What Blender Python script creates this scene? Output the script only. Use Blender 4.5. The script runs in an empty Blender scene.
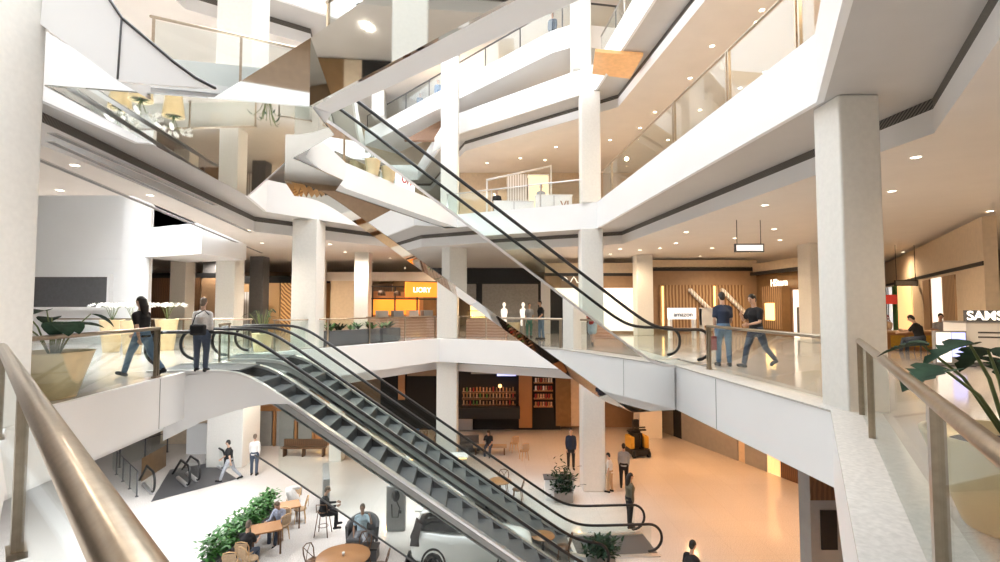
import bpy, math, random
from mathutils import Vector, Matrix, Euler
from mathutils.geometry import tessellate_polygon
random.seed(7)
PI = math.pi
SC = bpy.context.scene
COL = SC.collection
R = math.radians

# ------------------------------------------------------------------ camera
CAM_H, F, PITCH = 1.6, 500.0, math.atan(24/500.0)
cam = bpy.data.cameras.new('camera'); camo = bpy.data.objects.new('camera', cam); COL.objects.link(camo)
cam.sensor_width = 36.0; cam.lens = 18.0; cam.clip_start = 0.05; cam.clip_end = 500
camo.location = (0, 0, CAM_H); camo.rotation_euler = (PI/2 + PITCH, 0, 0)
SC.camera = camo

def ray(px, py):
    x, y, z = (px-500)/F, 1.0, (281-py)/F
    c, s = math.cos(PITCH), math.sin(PITCH)
    return Vector((x, y*c - z*s, y*s + z*c))
def at(px, py, z=0.0):                      # where the sight line meets a floor height
    r = ray(px, py); t = (z-CAM_H)/r.z
    return Vector((r.x*t, r.y*t, z))
def dep(px, py, d):                         # a point d metres into the hall
    r = ray(px, py); t = d/r.y
    return Vector((r.x*t, d, CAM_H + r.z*t))

# ------------------------------------------------------------------ materials
def new_mat(name):
    m = bpy.data.materials.new(name); m.use_nodes = True
    nt = m.node_tree; b = nt.nodes['Principled BSDF']
    return m, nt, b
def sock(b, *names):
    for n in names:
        if n in b.inputs: return b.inputs[n]
def mat(name, col, rough=.5, metal=0., var=0., scale=8., bump=0., emit=None, estr=0., spec=None):
    m, nt, b = new_mat(name)
    b.inputs['Base Color'].default_value = (*col, 1)
    b.inputs['Roughness'].default_value = rough
    b.inputs['Metallic'].default_value = metal
    if spec is not None: sock(b, 'Specular IOR Level', 'Specular').default_value = spec
    if var or bump:
        tc = nt.nodes.new('ShaderNodeTexCoord'); n = nt.nodes.new('ShaderNodeTexNoise')
        n.inputs['Scale'].default_value = scale; n.inputs['Detail'].default_value = 4
        nt.links.new(tc.outputs['Object'], n.inputs['Vector'])
        if var:
            r = nt.nodes.new('ShaderNodeValToRGB')
            lo = [max(0, c*(1-var)) for c in col]; hi = [min(1, c*(1+var)) for c in col]
            r.color_ramp.elements[0].position = .3; r.color_ramp.elements[1].position = .7
            r.color_ramp.elements[0].color = (*lo, 1); r.color_ramp.elements[1].color = (*hi, 1)
            nt.links.new(n.outputs['Fac'], r.inputs['Fac']); nt.links.new(r.outputs['Color'], b.inputs['Base Color'])
        if bump:
            bp = nt.nodes.new('ShaderNodeBump'); bp.inputs['Strength'].default_value = bump
            nt.links.new(n.outputs['Fac'], bp.inputs['Height']); nt.links.new(bp.outputs['Normal'], b.inputs['Normal'])
    if emit:
        sock(b, 'Emission Color', 'Emission').default_value = (*emit, 1)
        b.inputs['Emission Strength'].default_value = estr
    return m
def wave_mat(name, c0, c1, scale, axis='X', rough=.4, metal=0, emit=0., dist=0., sharp=.5):
    m, nt, b = new_mat(name)
    tc = nt.nodes.new('ShaderNodeTexCoord'); w = nt.nodes.new('ShaderNodeTexWave')
    w.bands_direction = axis; w.inputs['Scale'].default_value = scale; w.inputs['Distortion'].default_value = dist
    r = nt.nodes.new('ShaderNodeValToRGB')
    r.color_ramp.elements[0].color = (*c0, 1); r.color_ramp.elements[1].color = (*c1, 1)
    r.color_ramp.elements[0].position = max(0, sharp-.08); r.color_ramp.elements[1].position = min(1, sharp+.08)
    nt.links.new(tc.outputs['Object'], w.inputs['Vector']); nt.links.new(w.outputs['Fac'], r.inputs['Fac'])
    nt.links.new(r.outputs['Color'], b.inputs['Base Color'])
    b.inputs['Roughness'].default_value = rough; b.inputs['Metallic'].default_value = metal
    if emit:
        nt.links.new(r.outputs['Color'], sock(b, 'Emission Color', 'Emission')); b.inputs['Emission Strength'].default_value = emit
    return m
def glass_mat(name, tint=(.93, .97, .96), refl=.06):
    m, nt, b = new_mat(name); nt.nodes.remove(b)
    out = nt.nodes['Material Output']
    t = nt.nodes.new('ShaderNodeBsdfTransparent'); t.inputs['Color'].default_value = (*tint, 1)
    g = nt.nodes.new('ShaderNodeBsdfGlossy'); g.inputs['Roughness'].default_value = .02
    lw = nt.nodes.new('ShaderNodeFresnel'); lw.inputs['IOR'].default_value = 1.35
    mp = nt.nodes.new('ShaderNodeMath'); mp.operation = 'MULTIPLY'; mp.inputs[1].default_value = refl/.05
    mn = nt.nodes.new('ShaderNodeMath'); mn.operation = 'MINIMUM'; mn.inputs[1].default_value = .14
    mx = nt.nodes.new('ShaderNodeMixShader')
    nt.links.new(lw.outputs[0], mp.inputs[0]); nt.links.new(mp.outputs[0], mn.inputs[0]); nt.links.new(mn.outputs[0], mx.inputs[0])
    nt.links.new(t.outputs[0], mx.inputs[1]); nt.links.new(g.outputs[0], mx.inputs[2]); nt.links.new(mx.outputs[0], out.inputs[0])
    return m
def floor_mat(name, c0, c1, rough, scale=60, tile=0.):
    m, nt, b = new_mat(name)
    tc = nt.nodes.new('ShaderNodeTexCoord')
    n = nt.nodes.new('ShaderNodeTexNoise'); n.inputs['Scale'].default_value = scale; n.inputs['Detail'].default_value = 6
    r = nt.nodes.new('ShaderNodeValToRGB')
    r.color_ramp.elements[0].color = (*c0, 1); r.color_ramp.elements[1].color = (*c1, 1)
    r.color_ramp.elements[0].position = .35; r.color_ramp.elements[1].position = .65
    nt.links.new(tc.outputs['Object'], n.inputs['Vector']); nt.links.new(n.outputs['Fac'], r.inputs['Fac'])
    src = r.outputs['Color']
    if tile:
        bk = nt.nodes.new('ShaderNodeTexBrick'); bk.offset = 0
        bk.inputs['Scale'].default_value = 1.0; bk.inputs['Mortar Size'].default_value = .006
        bk.inputs['Brick Width'].default_value = tile; bk.inputs['Row Height'].default_value = tile
        bk.inputs['Color1'].default_value = (1, 1, 1, 1); bk.inputs['Color2'].default_value = (.96, .96, .96, 1); bk.inputs['Mortar'].default_value = (.8, .8, .8, 1)
        nt.links.new(tc.outputs['Object'], bk.inputs['Vector'])
        mx = nt.nodes.new('ShaderNodeMix'); mx.data_type = 'RGBA'; mx.blend_type = 'MULTIPLY'; mx.inputs[0].default_value = 1
        nt.links.new(src, mx.inputs[6]); nt.links.new(bk.outputs['Color'], mx.inputs[7]); src = mx.outputs[2]
    nt.links.new(src, b.inputs['Base Color'])
    b.inputs['Roughness'].default_value = rough
    return m
M = {}
M['white'] = mat('white_paint', (.90, .905, .91), .42, var=.015, scale=.6)
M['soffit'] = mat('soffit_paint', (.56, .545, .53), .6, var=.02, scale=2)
M['ceiling'] = mat('ceiling_paint', (.80, .755, .715), .7, var=.02, scale=1.5)
M['wceiling'] = mat('white_ceiling_paint', (.86, .86, .86), .7)
M['column'] = mat('column_plaster', (.80, .785, .74), .55, var=.03, scale=14, bump=.03)
M['vent'] = wave_mat('vent_slots', (.05, .045, .04), (.20, .18, .16), 9, 'DIAGONAL', .6)
M['floor1'] = floor_mat('polished_stone', (.52, .48, .44), (.62, .58, .54), .10, 45, 1.2)
M['floor0'] = floor_mat('polished_terrazzo', (.56, .53, .50), (.80, .775, .75), .10, 32, 1.2)
M['kerb'] = mat('grey_stone', (.52, .50, .47), .45, var=.12, scale=22, bump=.02)
M['mirror'] = mat('mirror_steel', (.95, .955, .95), .012, 1.0)
M['mirrorb'] = mat('mirror_soffit', (.66, .68, .66), .03, 1.0)
M['glass'] = glass_mat('clear_glass', (.945, .97, .965), .05)
M['eglass'] = glass_mat('escalator_glass', (.93, .96, .95), .04)
M['bronze'] = mat('bronze_metal', (.42, .35, .27), .28, 1.0, var=.08, scale=20)
M['steel'] = mat('brushed_steel', (.62, .62, .62), .3, 1.0, var=.05, scale=30)
M['lsteel'] = mat('bright_steel', (.82, .82, .83), .32, .8)
M['rubber'] = mat('black_rubber', (.012, .012, .013), .42)
M['step'] = wave_mat('step_ribs', (.06, .065, .07), (.15, .155, .165), 22, 'Y', .45, .4)
M['riser'] = mat('step_riser_dark', (.05, .055, .06), .5, .3)
M['plate'] = wave_mat('landing_plate_ribs', (.09, .09, .095), (.16, .16, .17), 12, 'Y', .5, .5)
M['pot'] = mat('cream_gold_pot', (.80, .66, .40), .3, .15, var=.06, scale=5)
M['soil'] = mat('soil', (.06, .045, .03), .9, var=.3, scale=30)
M['leaf'] = mat('dark_leaf', (.022, .05, .028), .7, var=.35, scale=9, spec=.15)
M['green'] = mat('bright_leaf', (.06, .19, .04), .5, var=.45, scale=7)
M['stem'] = mat('green_stem', (.13, .17, .06), .6)
M['petal'] = mat('white_petal', (.88, .88, .86), .5)
M['black'] = mat('black_laminate', (.012, .012, .013), .4)
M['dgrey'] = mat('charcoal_grey', (.09, .09, .095), .5, var=.1, scale=10)
M['mgrey'] = mat('mid_grey_panel', (.30, .30, .295), .5, var=.06, scale=4)
M['wood'] = wave_mat('oak_wood', (.36, .17, .065), (.41, .205, .085), 9, 'X', .4, 0, 0, 4)
M['dwood'] = wave_mat('dark_wood', (.10, .05, .025), (.17, .085, .04), 3, 'X', .4, 0, 0, 4)
M['lwood'] = wave_mat('light_wood', (.56, .35, .17), (.63, .41, .21), 9, 'X', .4, 0, 0, 4)
M['brown'] = mat('brown_cladding', (.30, .19, .11), .4, var=.08, scale=3)
M['beige'] = mat('beige_stone', (.66, .54, .40), .5, var=.06, scale=6)
M['bronzeclad'] = mat('bronze_cladding', (.25, .15, .07), .3, .5, var=.1, scale=4)
M['cafe'] = wave_mat('terracotta_slats', (.42, .24, .16), (.56, .36, .26), 2.2, 'Z', .5, 0, 0, 2)
M['skin'] = mat('skin', (.56, .36, .26), .5)
M['skin2'] = mat('tan_skin', (.38, .22, .14), .5)
M['eye'] = mat('eye_dark', (.02, .015, .012), .3)
M['lip'] = mat('lip', (.42, .18, .15), .5)
M['hair'] = mat('dark_hair', (.015, .012, .010), .5, var=.3, scale=40)
M['ghair'] = mat('grey_brown_hair', (.16, .12, .09), .6, var=.3, scale=40)
def cloth(n, c): M[n] = mat('cloth_'+n, c, .85, var=.12, scale=25, bump=.05)
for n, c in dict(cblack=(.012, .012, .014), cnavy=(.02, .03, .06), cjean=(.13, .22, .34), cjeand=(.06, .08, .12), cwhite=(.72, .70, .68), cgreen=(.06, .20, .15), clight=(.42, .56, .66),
        cgrey=(.32, .34, .37), colive=(.14, .13, .09), cred=(.42, .04, .04), ctan=(.45, .32, .20), cplaid=(.30, .33, .42), cblue=(.06, .16, .36), cyellow=(.60, .35, .05)).items(): cloth(n, c)
M['redbag'] = mat('red_leather', (.28, .02, .02), .4)
M['carwhite'] = mat('car_paint_white', (.92, .92, .90), .12, 0)
M['carglass'] = mat('car_dark_glass', (.012, .012, .014), .05)
M['cartrim'] = mat('car_black_trim', (.015, .015, .016), .5)
M['tyre'] = mat('tyre_rubber', (.012, .012, .012), .8)
M['taillight'] = mat('tail_light_dark', (.02, .008, .008), .15)
def emis(n, c, s, base=None): M[n] = mat('lit_'+n, base or c, .5, emit=c, estr=s)
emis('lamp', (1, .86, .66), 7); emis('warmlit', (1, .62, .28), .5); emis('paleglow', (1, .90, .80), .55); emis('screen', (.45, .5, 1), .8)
emis('signwhite', (1, .93, .80), 1.0); emis('yellowpale', (1, .82, .45), .5); emis('orange', (1, .30, .03), .6); emis('whitelit', (1, .98, .96), .4); emis('yellowlit', (1, .62, .2), 1.6)
M['lattice'] = wave_mat('lattice_screen', (.22, .09, .03), (.62, .36, .14), 2.6, 'DIAGONAL', .5, 0, .25, 3)
M['curtain'] = wave_mat('lit_wood_slats', (.15, .075, .03), (.36, .22, .11), 1.7, 'X', .5, 0, .12, 1.5)
M['stripe'] = wave_mat('white_striped_panel', (.55, .5, .48), (.9, .9, .9), 2.2, 'X', .5)
M['dots'] = mat('dotted_white_panel', (.80, .82, .84), .5)
M['slatbrown'] = wave_mat('brown_ceiling_slats', (.10, .05, .03), (.30, .17, .10), 5, 'X', .5)
M['stonegrey'] = mat('display_back_wall', (.34, .31, .27), .7, var=.12, scale=9)

# ------------------------------------------------------------------ mesh collector
class MB:
    def __init__(s): s.v = []; s.f = []; s.m = []; s.mi = 0; s.sm = []
    def add(s, vs, fs, smooth=False):
        o = len(s.v); s.v += [tuple(v) for v in vs]
        for f in fs: s.f.append([i+o for i in f]); s.m.append(s.mi); s.sm.append(smooth)
        return s
    def box(s, x0, x1, y0, y1, z0, z1, fr=None):
        vs = [(x, y, z) for z in (z0, z1) for (x, y) in ((x0, y0), (x1, y0), (x1, y1), (x0, y1))]
        if fr: vs = [fr(*v) for v in vs]
        return s.add(vs, [(3, 2, 1, 0), (4, 5, 6, 7), (0, 1, 5, 4), (1, 2, 6, 5), (2, 3, 7, 6), (3, 0, 4, 7)])
    def cbox(s, cx, cy, cz, sx, sy, sz, rz=0):
        c, n = math.cos(rz), math.sin(rz)
        return s.box(-sx/2, sx/2, -sy/2, sy/2, -sz/2, sz/2, lambda x, y, z: (cx+x*c-y*n, cy+x*n+y*c, cz+z))
    def prism(s, poly, z0, z1):
        n = len(poly); vs = [(p[0], p[1], z0) for p in poly]+[(p[0], p[1], z1) for p in poly]
        tri = tessellate_polygon([[Vector((p[0], p[1], 0)) for p in poly]])
        fs = [tuple(t) for t in tri]+[tuple(i+n for i in t[::-1]) for t in tri]
        fs += [(i, (i+1) % n, (i+1) % n+n, i+n) for i in range(n)]
        return s.add(vs, fs)
    def extr(s, poly, fn, t0, t1):                      # outline (a,b) swept from t0 to t1, fn(a,b,t)->xyz
        n = len(poly); vs = [fn(a, b, t0) for a, b in poly]+[fn(a, b, t1) for a, b in poly]
        tri = tessellate_polygon([[Vector((a, b, 0)) for a, b in poly]])
        fs = [tuple(t) for t in tri]+[tuple(i+n for i in t[::-1]) for t in tri]
        fs += [(i, (i+1) % n, (i+1) % n+n, i+n) for i in range(n)]
        return s.add(vs, fs)
    def ringslab(s, outer, holes, z, up=True):
        loops = [[Vector((p[0], p[1], 0)) for p in outer]]+[[Vector((p[0], p[1], 0)) for p in h] for h in holes]
        tri = tessellate_polygon(loops); vs = [(v.x, v.y, z) for l in loops for v in l]
        return s.add(vs, [tuple(t) for t in tri])
    def wallstrip(s, pts, z0, z1, closed=True, th=0.):
        n = len(pts); k = n if closed else n-1
        vs = [(p[0], p[1], z0) for p in pts]+[(p[0], p[1], z1) for p in pts]
        return s.add(vs, [(i, (i+1) % n, (i+1) % n+n, i+n) for i in range(k)])
    def tube(s, pts, r, n=10, cap=True, closed=False):
        pts = [Vector(p) for p in pts]; rs = r if isinstance(r, (list, tuple)) else [r]*len(pts)
        if cap and not closed:
            d0 = (pts[0]-pts[1]).normalized(); d1 = (pts[-1]-pts[-2]).normalized()
            pts = [pts[0]+d0*rs[0]*.7]+pts+[pts[-1]+d1*rs[-1]*.7]; rs = [rs[0]*.55]+list(rs)+[rs[-1]*.55]
        N = len(pts); rings = []; up = None
        for i, p in enumerate(pts):
            a = pts[(i-1) % N] if (closed or i > 0) else p; b = pts[(i+1) % N] if (closed or i < N-1) else p
            t = (b-a)
            t = t.normalized() if t.length > 1e-9 else Vector((0, 0, 1))
            if up is None: up = Vector((0, 0, 1)) if abs(t.z) < .9 else Vector((1, 0, 0))
            x = t.cross(up)
            if x.length < 1e-6: x = t.cross(Vector((0, 1, 0)))
            x.normalize(); y = x.cross(t).normalized(); up = y
            rings.append([p+(x*math.cos(2*PI*k/n)+y*math.sin(2*PI*k/n))*rs[i] for k in range(n)])
        vs = [v for rg in rings for v in rg]; fs = []
        for i in range(N if closed else N-1):
            j = (i+1) % N
            for k in range(n): fs.append((i*n+k, i*n+(k+1) % n, j*n+(k+1) % n, j*n+k))
        if not closed: fs += [tuple(range(n))[::-1], tuple((N-1)*n+k for k in range(n))]
        return s.add(vs, fs, True)
    def lathe(s, prof, n=28, c=(0, 0, 0), smooth=True):
        vs = [(c[0]+r*math.cos(2*PI*k/n), c[1]+r*math.sin(2*PI*k/n), c[2]+z) for r, z in prof for k in range(n)]
        fs = [(i*n+k, i*n+(k+1) % n, (i+1)*n+(k+1) % n, (i+1)*n+k) for i in range(len(prof)-1) for k in range(n)]
        fs += [tuple(range(n))[::-1], tuple((len(prof)-1)*n+k for k in range(n))]
        return s.add(vs, fs, smooth)
    def ball(s, c, r, n=12, k=8, rot=None):
        rx, ry, rz = r if isinstance(r, (list, tuple)) else (r, r, r); vs = []; fs = []
        for i in range(k+1):
            th = PI*i/k
            for j in range(n):
                ph = 2*PI*j/n; v = Vector((rx*math.sin(th)*math.cos(ph), ry*math.sin(th)*math.sin(ph), rz*math.cos(th)))
                if rot: v = rot @ v
                vs.append((c[0]+v.x, c[1]+v.y, c[2]+v.z))
        fs = [(i*n+j, (i+1)*n+j, (i+1)*n+(j+1) % n, i*n+(j+1) % n) for i in range(k) for j in range(n)]
        return s.add(vs, fs, True)
    def leaf(s, base, d, up, L, W, bend=.25, notch=False):
        base = Vector(base); d = Vector(d).normalized(); x = d.cross(Vector(up)).normalized(); u = x.cross(d).normalized()
        prof = [(0, .04), (.12, .55), (.3, .95), (.5, 1.), (.7, .8), (.87, .45), (1, .03)] if not notch else [(-.12, .45), (0, .8), (.12, 1.), (.3, .95), (.34, .6), (.45, .9), (.5, .55), (.62, .75), (.68, .4), (.8, .5), (1, .03)]
        vs = []; fs = []
        for t, w in prof:
            c = base+d*(t*L)-u*(bend*L*t*t)
            vs += [c-x*(w*W/2)+u*(.12*W*w), c, c+x*(w*W/2)+u*(.12*W*w)]
        for i in range(len(prof)-1):
            a = i*3; fs += [(a, a+1, a+4, a+3), (a+1, a+2, a+5, a+4)]
        return s.add(vs, fs, True)
    def mesh(s, name, mats):
        me = bpy.data.meshes.new(name); me.from_pydata(s.v, [], s.f)
        for m in (mats if isinstance(mats, (list, tuple)) else [mats]): me.materials.append(M[m] if isinstance(m, str) else m)
        me.polygons.foreach_set('material_index', s.m); me.polygons.foreach_set('use_smooth', s.sm)
        me.update(); return me
    def build(s, name, mats, parent=None, loc=None):
        o = bpy.data.objects.new(name, s.mesh(name, mats)); COL.objects.link(o)
        if parent: o.parent = parent
        if loc: o.location = loc
        return o
def tag(o, label=None, cat=None, group=None, kind=None):
    for k, v in (('label', label), ('category', cat), ('group', group), ('kind', kind)):
        if v: o[k] = v
    return o
def empty(name, loc=(0, 0, 0), rz=0., label=None, cat=None, group=None, kind=None):
    o = bpy.data.objects.new(name, None); COL.objects.link(o); o.location = loc; o.rotation_euler = (0, 0, rz)
    o.empty_display_size = .1
    return tag(o, label, cat, group, kind)
KIDS = {}
def copy_tree(o, parent=None):
    c = o.copy(); COL.objects.link(c)
    if parent: c.parent = parent
    for ch in [x for x in o.children]: copy_tree(ch, c)
    return c
def struct(name, mb, m, parent=None):
    o = mb.build(name, m, parent)
    if not parent: o['kind'] = 'structure'
    return o
def text(name, s, size, m, parent, loc, rot=(PI/2, 0, 0), ext=.01, align='CENTER'):
    cu = bpy.data.curves.new(name, 'FONT'); cu.body = s; cu.size = size; cu.extrude = ext; cu.align_x = align; cu.align_y = 'CENTER'; cu.offset = size*.012
    tmp = bpy.data.objects.new(name+'_t', cu); COL.objects.link(tmp); bpy.context.view_layer.update()
    me = bpy.data.meshes.new_from_object(tmp.evaluated_get(bpy.context.evaluated_depsgraph_get())); bpy.data.objects.remove(tmp)
    me.materials.clear(); me.materials.append(M[m])
    o = bpy.data.objects.new(name, me); COL.objects.link(o); o.parent = parent; o.location = loc; o.rotation_euler = rot
    return o
class FR:                                               # a local frame: s along, t across, z up
    def __init__(s, o, ang): s.o = Vector((o[0], o[1], 0)); s.c = math.cos(ang); s.n = math.sin(ang); s.a = ang
    def __call__(s, a, t, z): return Vector((s.o.x+a*s.c-t*s.n, s.o.y+a*s.n+t*s.c, z))
def offs(poly, d):                                      # offset a CCW polygon outwards by d
    n = len(poly); out = []
    for i in range(n):
        p, a, b = Vector(poly[i]), Vector(poly[i-1]), Vector(poly[(i+1) % n])
        e0 = (p-a).normalized(); e1 = (b-p).normalized(); n0 = Vector((e0.y, -e0.x)); n1 = Vector((e1.y, -e1.x))
        k = 1+n0.dot(n1)
        q = p+(n0+n1)*(d/max(k, .35)); out.append((q.x, q.y))
    return out
def area(poly): return sum(poly[i-1][0]*poly[i][1]-poly[i][0]*poly[i-1][1] for i in range(len(poly)))/2
# ------------------------------------------------------------------ people
def remesh(mb, vox, name, smooth=3):
    me = mb.mesh(name+'_raw', 'skin'); o = bpy.data.objects.new(name+'_raw', me); COL.objects.link(o)
    md = o.modifiers.new('r', 'REMESH'); md.mode = 'VOXEL'; md.voxel_size = vox; md.use_smooth_shade = True
    ms = o.modifiers.new('s', 'SMOOTH'); ms.factor = .5; ms.iterations = smooth
    bpy.context.view_layer.update(); dg = bpy.context.evaluated_depsgraph_get()
    out = bpy.data.meshes.new_from_object(o.evaluated_get(dg)); out.name = name
    bpy.data.objects.remove(o); bpy.data.meshes.remove(me); out.materials.clear()
    return out
def joints(p):
    J = {}; lean = R(p.get('lean', 3)); tw = R(p.get('twist', 0))
    J['pel'] = Vector((0, 0, 0))
    up = Vector((0, math.sin(lean), math.cos(lean)))
    J['waist'] = up*.16; J['chest'] = up*.36; J['neck'] = up*.52
    hd = R(p.get('head', 0)); J['head'] = J['neck']+Vector((0, math.sin(lean+hd), math.cos(lean+hd)))*.155; J['hd'] = lean+hd
    J['yaw'] = R(p.get('yaw', 0))
    for i, s in ((0, -1), (1, 1)):
        a, b = R(p['hip'][i]), R(p['knee'][i]); sp = R(p.get('spread', 2))*s
        h = Vector((.095*s, 0, -.03)); k = h+Vector((math.sin(sp)*.43, .43*math.sin(a), -.43*math.cos(a)))
        an = k+Vector((0, .42*math.sin(a-b), -.42*math.cos(a-b)))
        fa = R(p.get('foot', (0, 0))[i])
        J['hip%d' % i], J['kn%d' % i], J['an%d' % i] = h, k, an
        J['toe%d' % i] = an+Vector((.02*s, .17*math.cos(fa), -.045+.17*math.sin(fa)))
        J['heel%d' % i] = an+Vector((0, -.05, -.045))
        sh = J['neck']-up*.075+Vector((.165*s*math.cos(tw), .165*s*math.sin(tw), 0))
        a, b, c = R(p['arm'][i]), R(p['elb'][i]), R(p.get('abd', (8, 8))[i])*s
        el = sh+Vector((math.sin(c)*.29, .29*math.sin(a)*math.cos(c), -.29*math.cos(a)*math.cos(c)))
        inn = -R(p.get('inn', (6, 6))[i])*s
        d = Vector((math.sin(inn), math.sin(a+b)*math.cos(inn), -math.cos(a+b)*math.cos(inn)))
        J['sh%d' % i], J['el%d' % i], J['wr%d' % i], J['hd%d' % i] = sh, el, el+d*.25, d
    return J
BODY = {}
def person(name, label, pos, face, pose, top, bottom, shoe='cblack', hair='hair', skin='skin', sleeve='short', long_hair=False, h=1.72, group=None, skirt=False, bald=False):
    """face: compass angle of the look direction in plan, 0 = deeper into the hall, 90 = towards -x."""
    key = (repr(sorted(pose.items())), sleeve, long_hair, skirt)
    J = joints(pose)
    zmin = min(J['toe0'].z, J['toe1'].z, J['heel0'].z, J['heel1'].z)-.035 if not pose.get('sit') else -pose['sit']
    k = h/1.72
    if key not in BODY:
        b = MB()
        b.tube([J['pel']+Vector((0, 0, -.06)), J['pel'], J['waist'], J['chest'], J['neck']-Vector((0, 0, .06)), J['neck']], [.13, .145, .125, .15, .10, .055], 14)
        b.tube([J['sh0'], J['neck']-Vector((0, 0, .05)), J['sh1']], [.052, .08, .052], 10)
        b.tube([J['chest']+Vector((-.08, 0, -.02)), J['chest']+Vector((.08, 0, -.02))], [.115, .115], 10)
        b.tube([J['neck']-Vector((0, 0, .03)), J['head']], [.055, .052], 10)
        rot = Matrix.Rotation(J['yaw'], 3, 'Z') @ Matrix.Rotation(-J['hd'], 3, 'X'); hc = J['head']+rot @ Vector((0, .012, .055))
        b.ball(hc, (.072, .092, .112), 16, 12, rot)
        b.ball(hc+rot @ Vector((0, .02, -.075)), (.048, .06, .045), 12, 8, rot)
        b.tube([hc+rot @ Vector((0, .088, .012)), hc+rot @ Vector((0, .107, -.022))], [.009, .015], 8)
        for s in (-1, 1): b.ball(hc+rot @ Vector((.074*s, -.002, -.005)), (.012, .02, .032), 8, 6, rot)
        for i, s in ((0, -1), (1, 1)):
            b.tube([J['hip%d' % i], J['hip%d' % i].lerp(J['kn%d' % i], .5), J['kn%d' % i], J['kn%d' % i].lerp(J['an%d' % i], .35), J['an%d' % i]], [.088, .075, .052, .055, .036], 12)
            b.tube([J['heel%d' % i], J['an%d' % i].lerp(J['toe%d' % i], .5), J['toe%d' % i]], [.036, .036, .028], 10)
            b.tube([J['sh%d' % i], J['sh%d' % i].lerp(J['el%d' % i], .4), J['el%d' % i], J['el%d' % i].lerp(J['wr%d' % i], .3), J['wr%d' % i]], [.055, .048, .037, .038, .025], 10)
            d = J['hd%d' % i].normalized(); side = Vector((s, 0, 0)); n = d.cross(side).normalized(); side = n.cross(d).normalized()
            w = J['wr%d' % i]; fw = n
            for q in (-1, 0, 1): b.tube([w, w+d*.085+fw*q*.024], [.018, .017], 8)
            for q, L in ((-1.5, .062), (-.5, .078), (.5, .082), (1.5, .07)):
                p0 = w+d*.085+fw*q*.021; p1 = p0+d*L*.5-side*.010; p2 = p1+d*L*.38-side*.026
                b.tube([p0, p1, p2], [.0105, .0098, .0085], 7)
            p0 = w+d*.03+fw*.03; b.tube([p0, p0+d*.035+fw*.028, p0+d*.066+fw*.03-side*.012], [.013, .011, .009], 7)
        body = remesh(b, .0095, 'body', 2)
        bm_v = [v.co.copy() for v in body.vertices]; bm_f = [tuple(q.vertices) for q in body.polygons]
        e = MB(); e.add(bm_v, bm_f, True); e.mi = 1
        for s in (-1, 1): e.ball(hc+rot @ Vector((.030*s, .083, .012)), (.012, .008, .008), 8, 6, rot)
        e.mi = 2; e.ball(hc+rot @ Vector((0, .083, -.058)), (.024, .008, .007), 8, 6, rot)
        bpy.data.meshes.remove(body)
        # clothes
        t = MB()
        t.tube([J['pel']+Vector((0, 0, -.05)), J['waist'], J['chest'], J['neck']-Vector((0, 0, .075)), J['neck']-Vector((0, 0, .03))], [.158, .142, .166, .118, .075], 16)
        t.tube([J['chest']+Vector((-.085, 0, -.02)), J['chest']+Vector((.085, 0, -.02))], [.128, .128], 10)
        t.tube([J['sh0'], J['neck']-Vector((0, 0, .06)), J['sh1']], [.062, .088, .062], 12)
        for i in (0, 1):
            e_ = J['el%d' % i]
            if sleeve == 'short': t.tube([J['sh%d' % i], J['sh%d' % i].lerp(e_, .72)], [.064, .060], 12)
            else: t.tube([J['sh%d' % i], J['sh%d' % i].lerp(e_, .5), e_, e_.lerp(J['wr%d' % i], .92)], [.064, .058, .050, .038], 12)
        shirt = remesh(t, .016, 'shirt', 2)
        l = MB()
        l.tube([J['pel']+Vector((0, 0, .06)), J['pel']-Vector((0, 0, .07))], [.155, .150], 16)
        l.tube([J['hip0'], J['hip1']], [.105, .105], 12)
        for i in (0, 1):
            if skirt: l.tube([J['hip%d' % i], J['hip%d' % i].lerp(J['kn%d' % i], .9)], [.115, .14], 14)
            else: l.tube([J['hip%d' % i], J['hip%d' % i].lerp(J['kn%d' % i], .5), J['kn%d' % i], J['an%d' % i]+(J['kn%d' % i]-J['an%d' % i])*.06], [.108, .092, .070, .058], 14)
        legs = remesh(l, .017, 'trousers', 2)
        shoes = []
        for i in (0, 1):
            g = MB(); g.tube([J['heel%d' % i], J['an%d' % i].lerp(J['toe%d' % i], .5)-Vector((0, 0, .012)), J['toe%d' % i]], [.045, .046, .040], 12)
            g.tube([J['heel%d' % i]+Vector((0, .03, .02)), J['an%d' % i]], [.044, .042], 10)
            shoes.append(remesh(g, .012, 'shoe', 1))
        hb = MB(); hb.ball(hc+rot @ Vector((0, -.014, .026)), (.080, .095, .100), 16, 10, rot)
        hb.ball(hc+rot @ Vector((0, -.05, -.02)), (.070, .060, .085), 14, 8, rot)
        if long_hair: hb.tube([hc+rot @ Vector((0, -.05, .03)), hc+rot @ Vector((0, -.095, -.12)), hc+rot @ Vector((0, -.10, -.30))], [.08, .085, .06], 12)
        hairm = remesh(hb, .011, 'hair', 2)
        BODY[key] = (e, shirt, legs, shoes, hairm)
    e, shirt, legs, shoes, hairm = BODY[key]
    rz = R(face)
    root = empty(name, (pos[0], pos[1], pos[2]), rz, label, 'person', group); root.scale = (k, k, k)
    off = Vector((0, 0, -zmin))
    def part(nm, me, m):
        me = me.copy(); me.materials.clear(); me.materials.append(M[m])
        o = bpy.data.objects.new(nm, me); COL.objects.link(o); o.parent = root; o.location = off; return o
    e.build('body', [skin, 'eye', 'lip'], root, off)
    part('shirt', shirt, top); part('skirt' if skirt else 'trousers', legs, bottom)
    for s in shoes: part('shoe', s, shoe)
    if not bald: part('hair', hairm, hair)
    return root
STAND = dict(hip=(2, -2), knee=(2, 4), arm=(4, -4), elb=(12, 14), foot=(0, 0))
STAND2 = dict(hip=(4, -3), knee=(3, 3), arm=(-6, 8), elb=(18, 40), foot=(0, 0), head=8)
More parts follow.
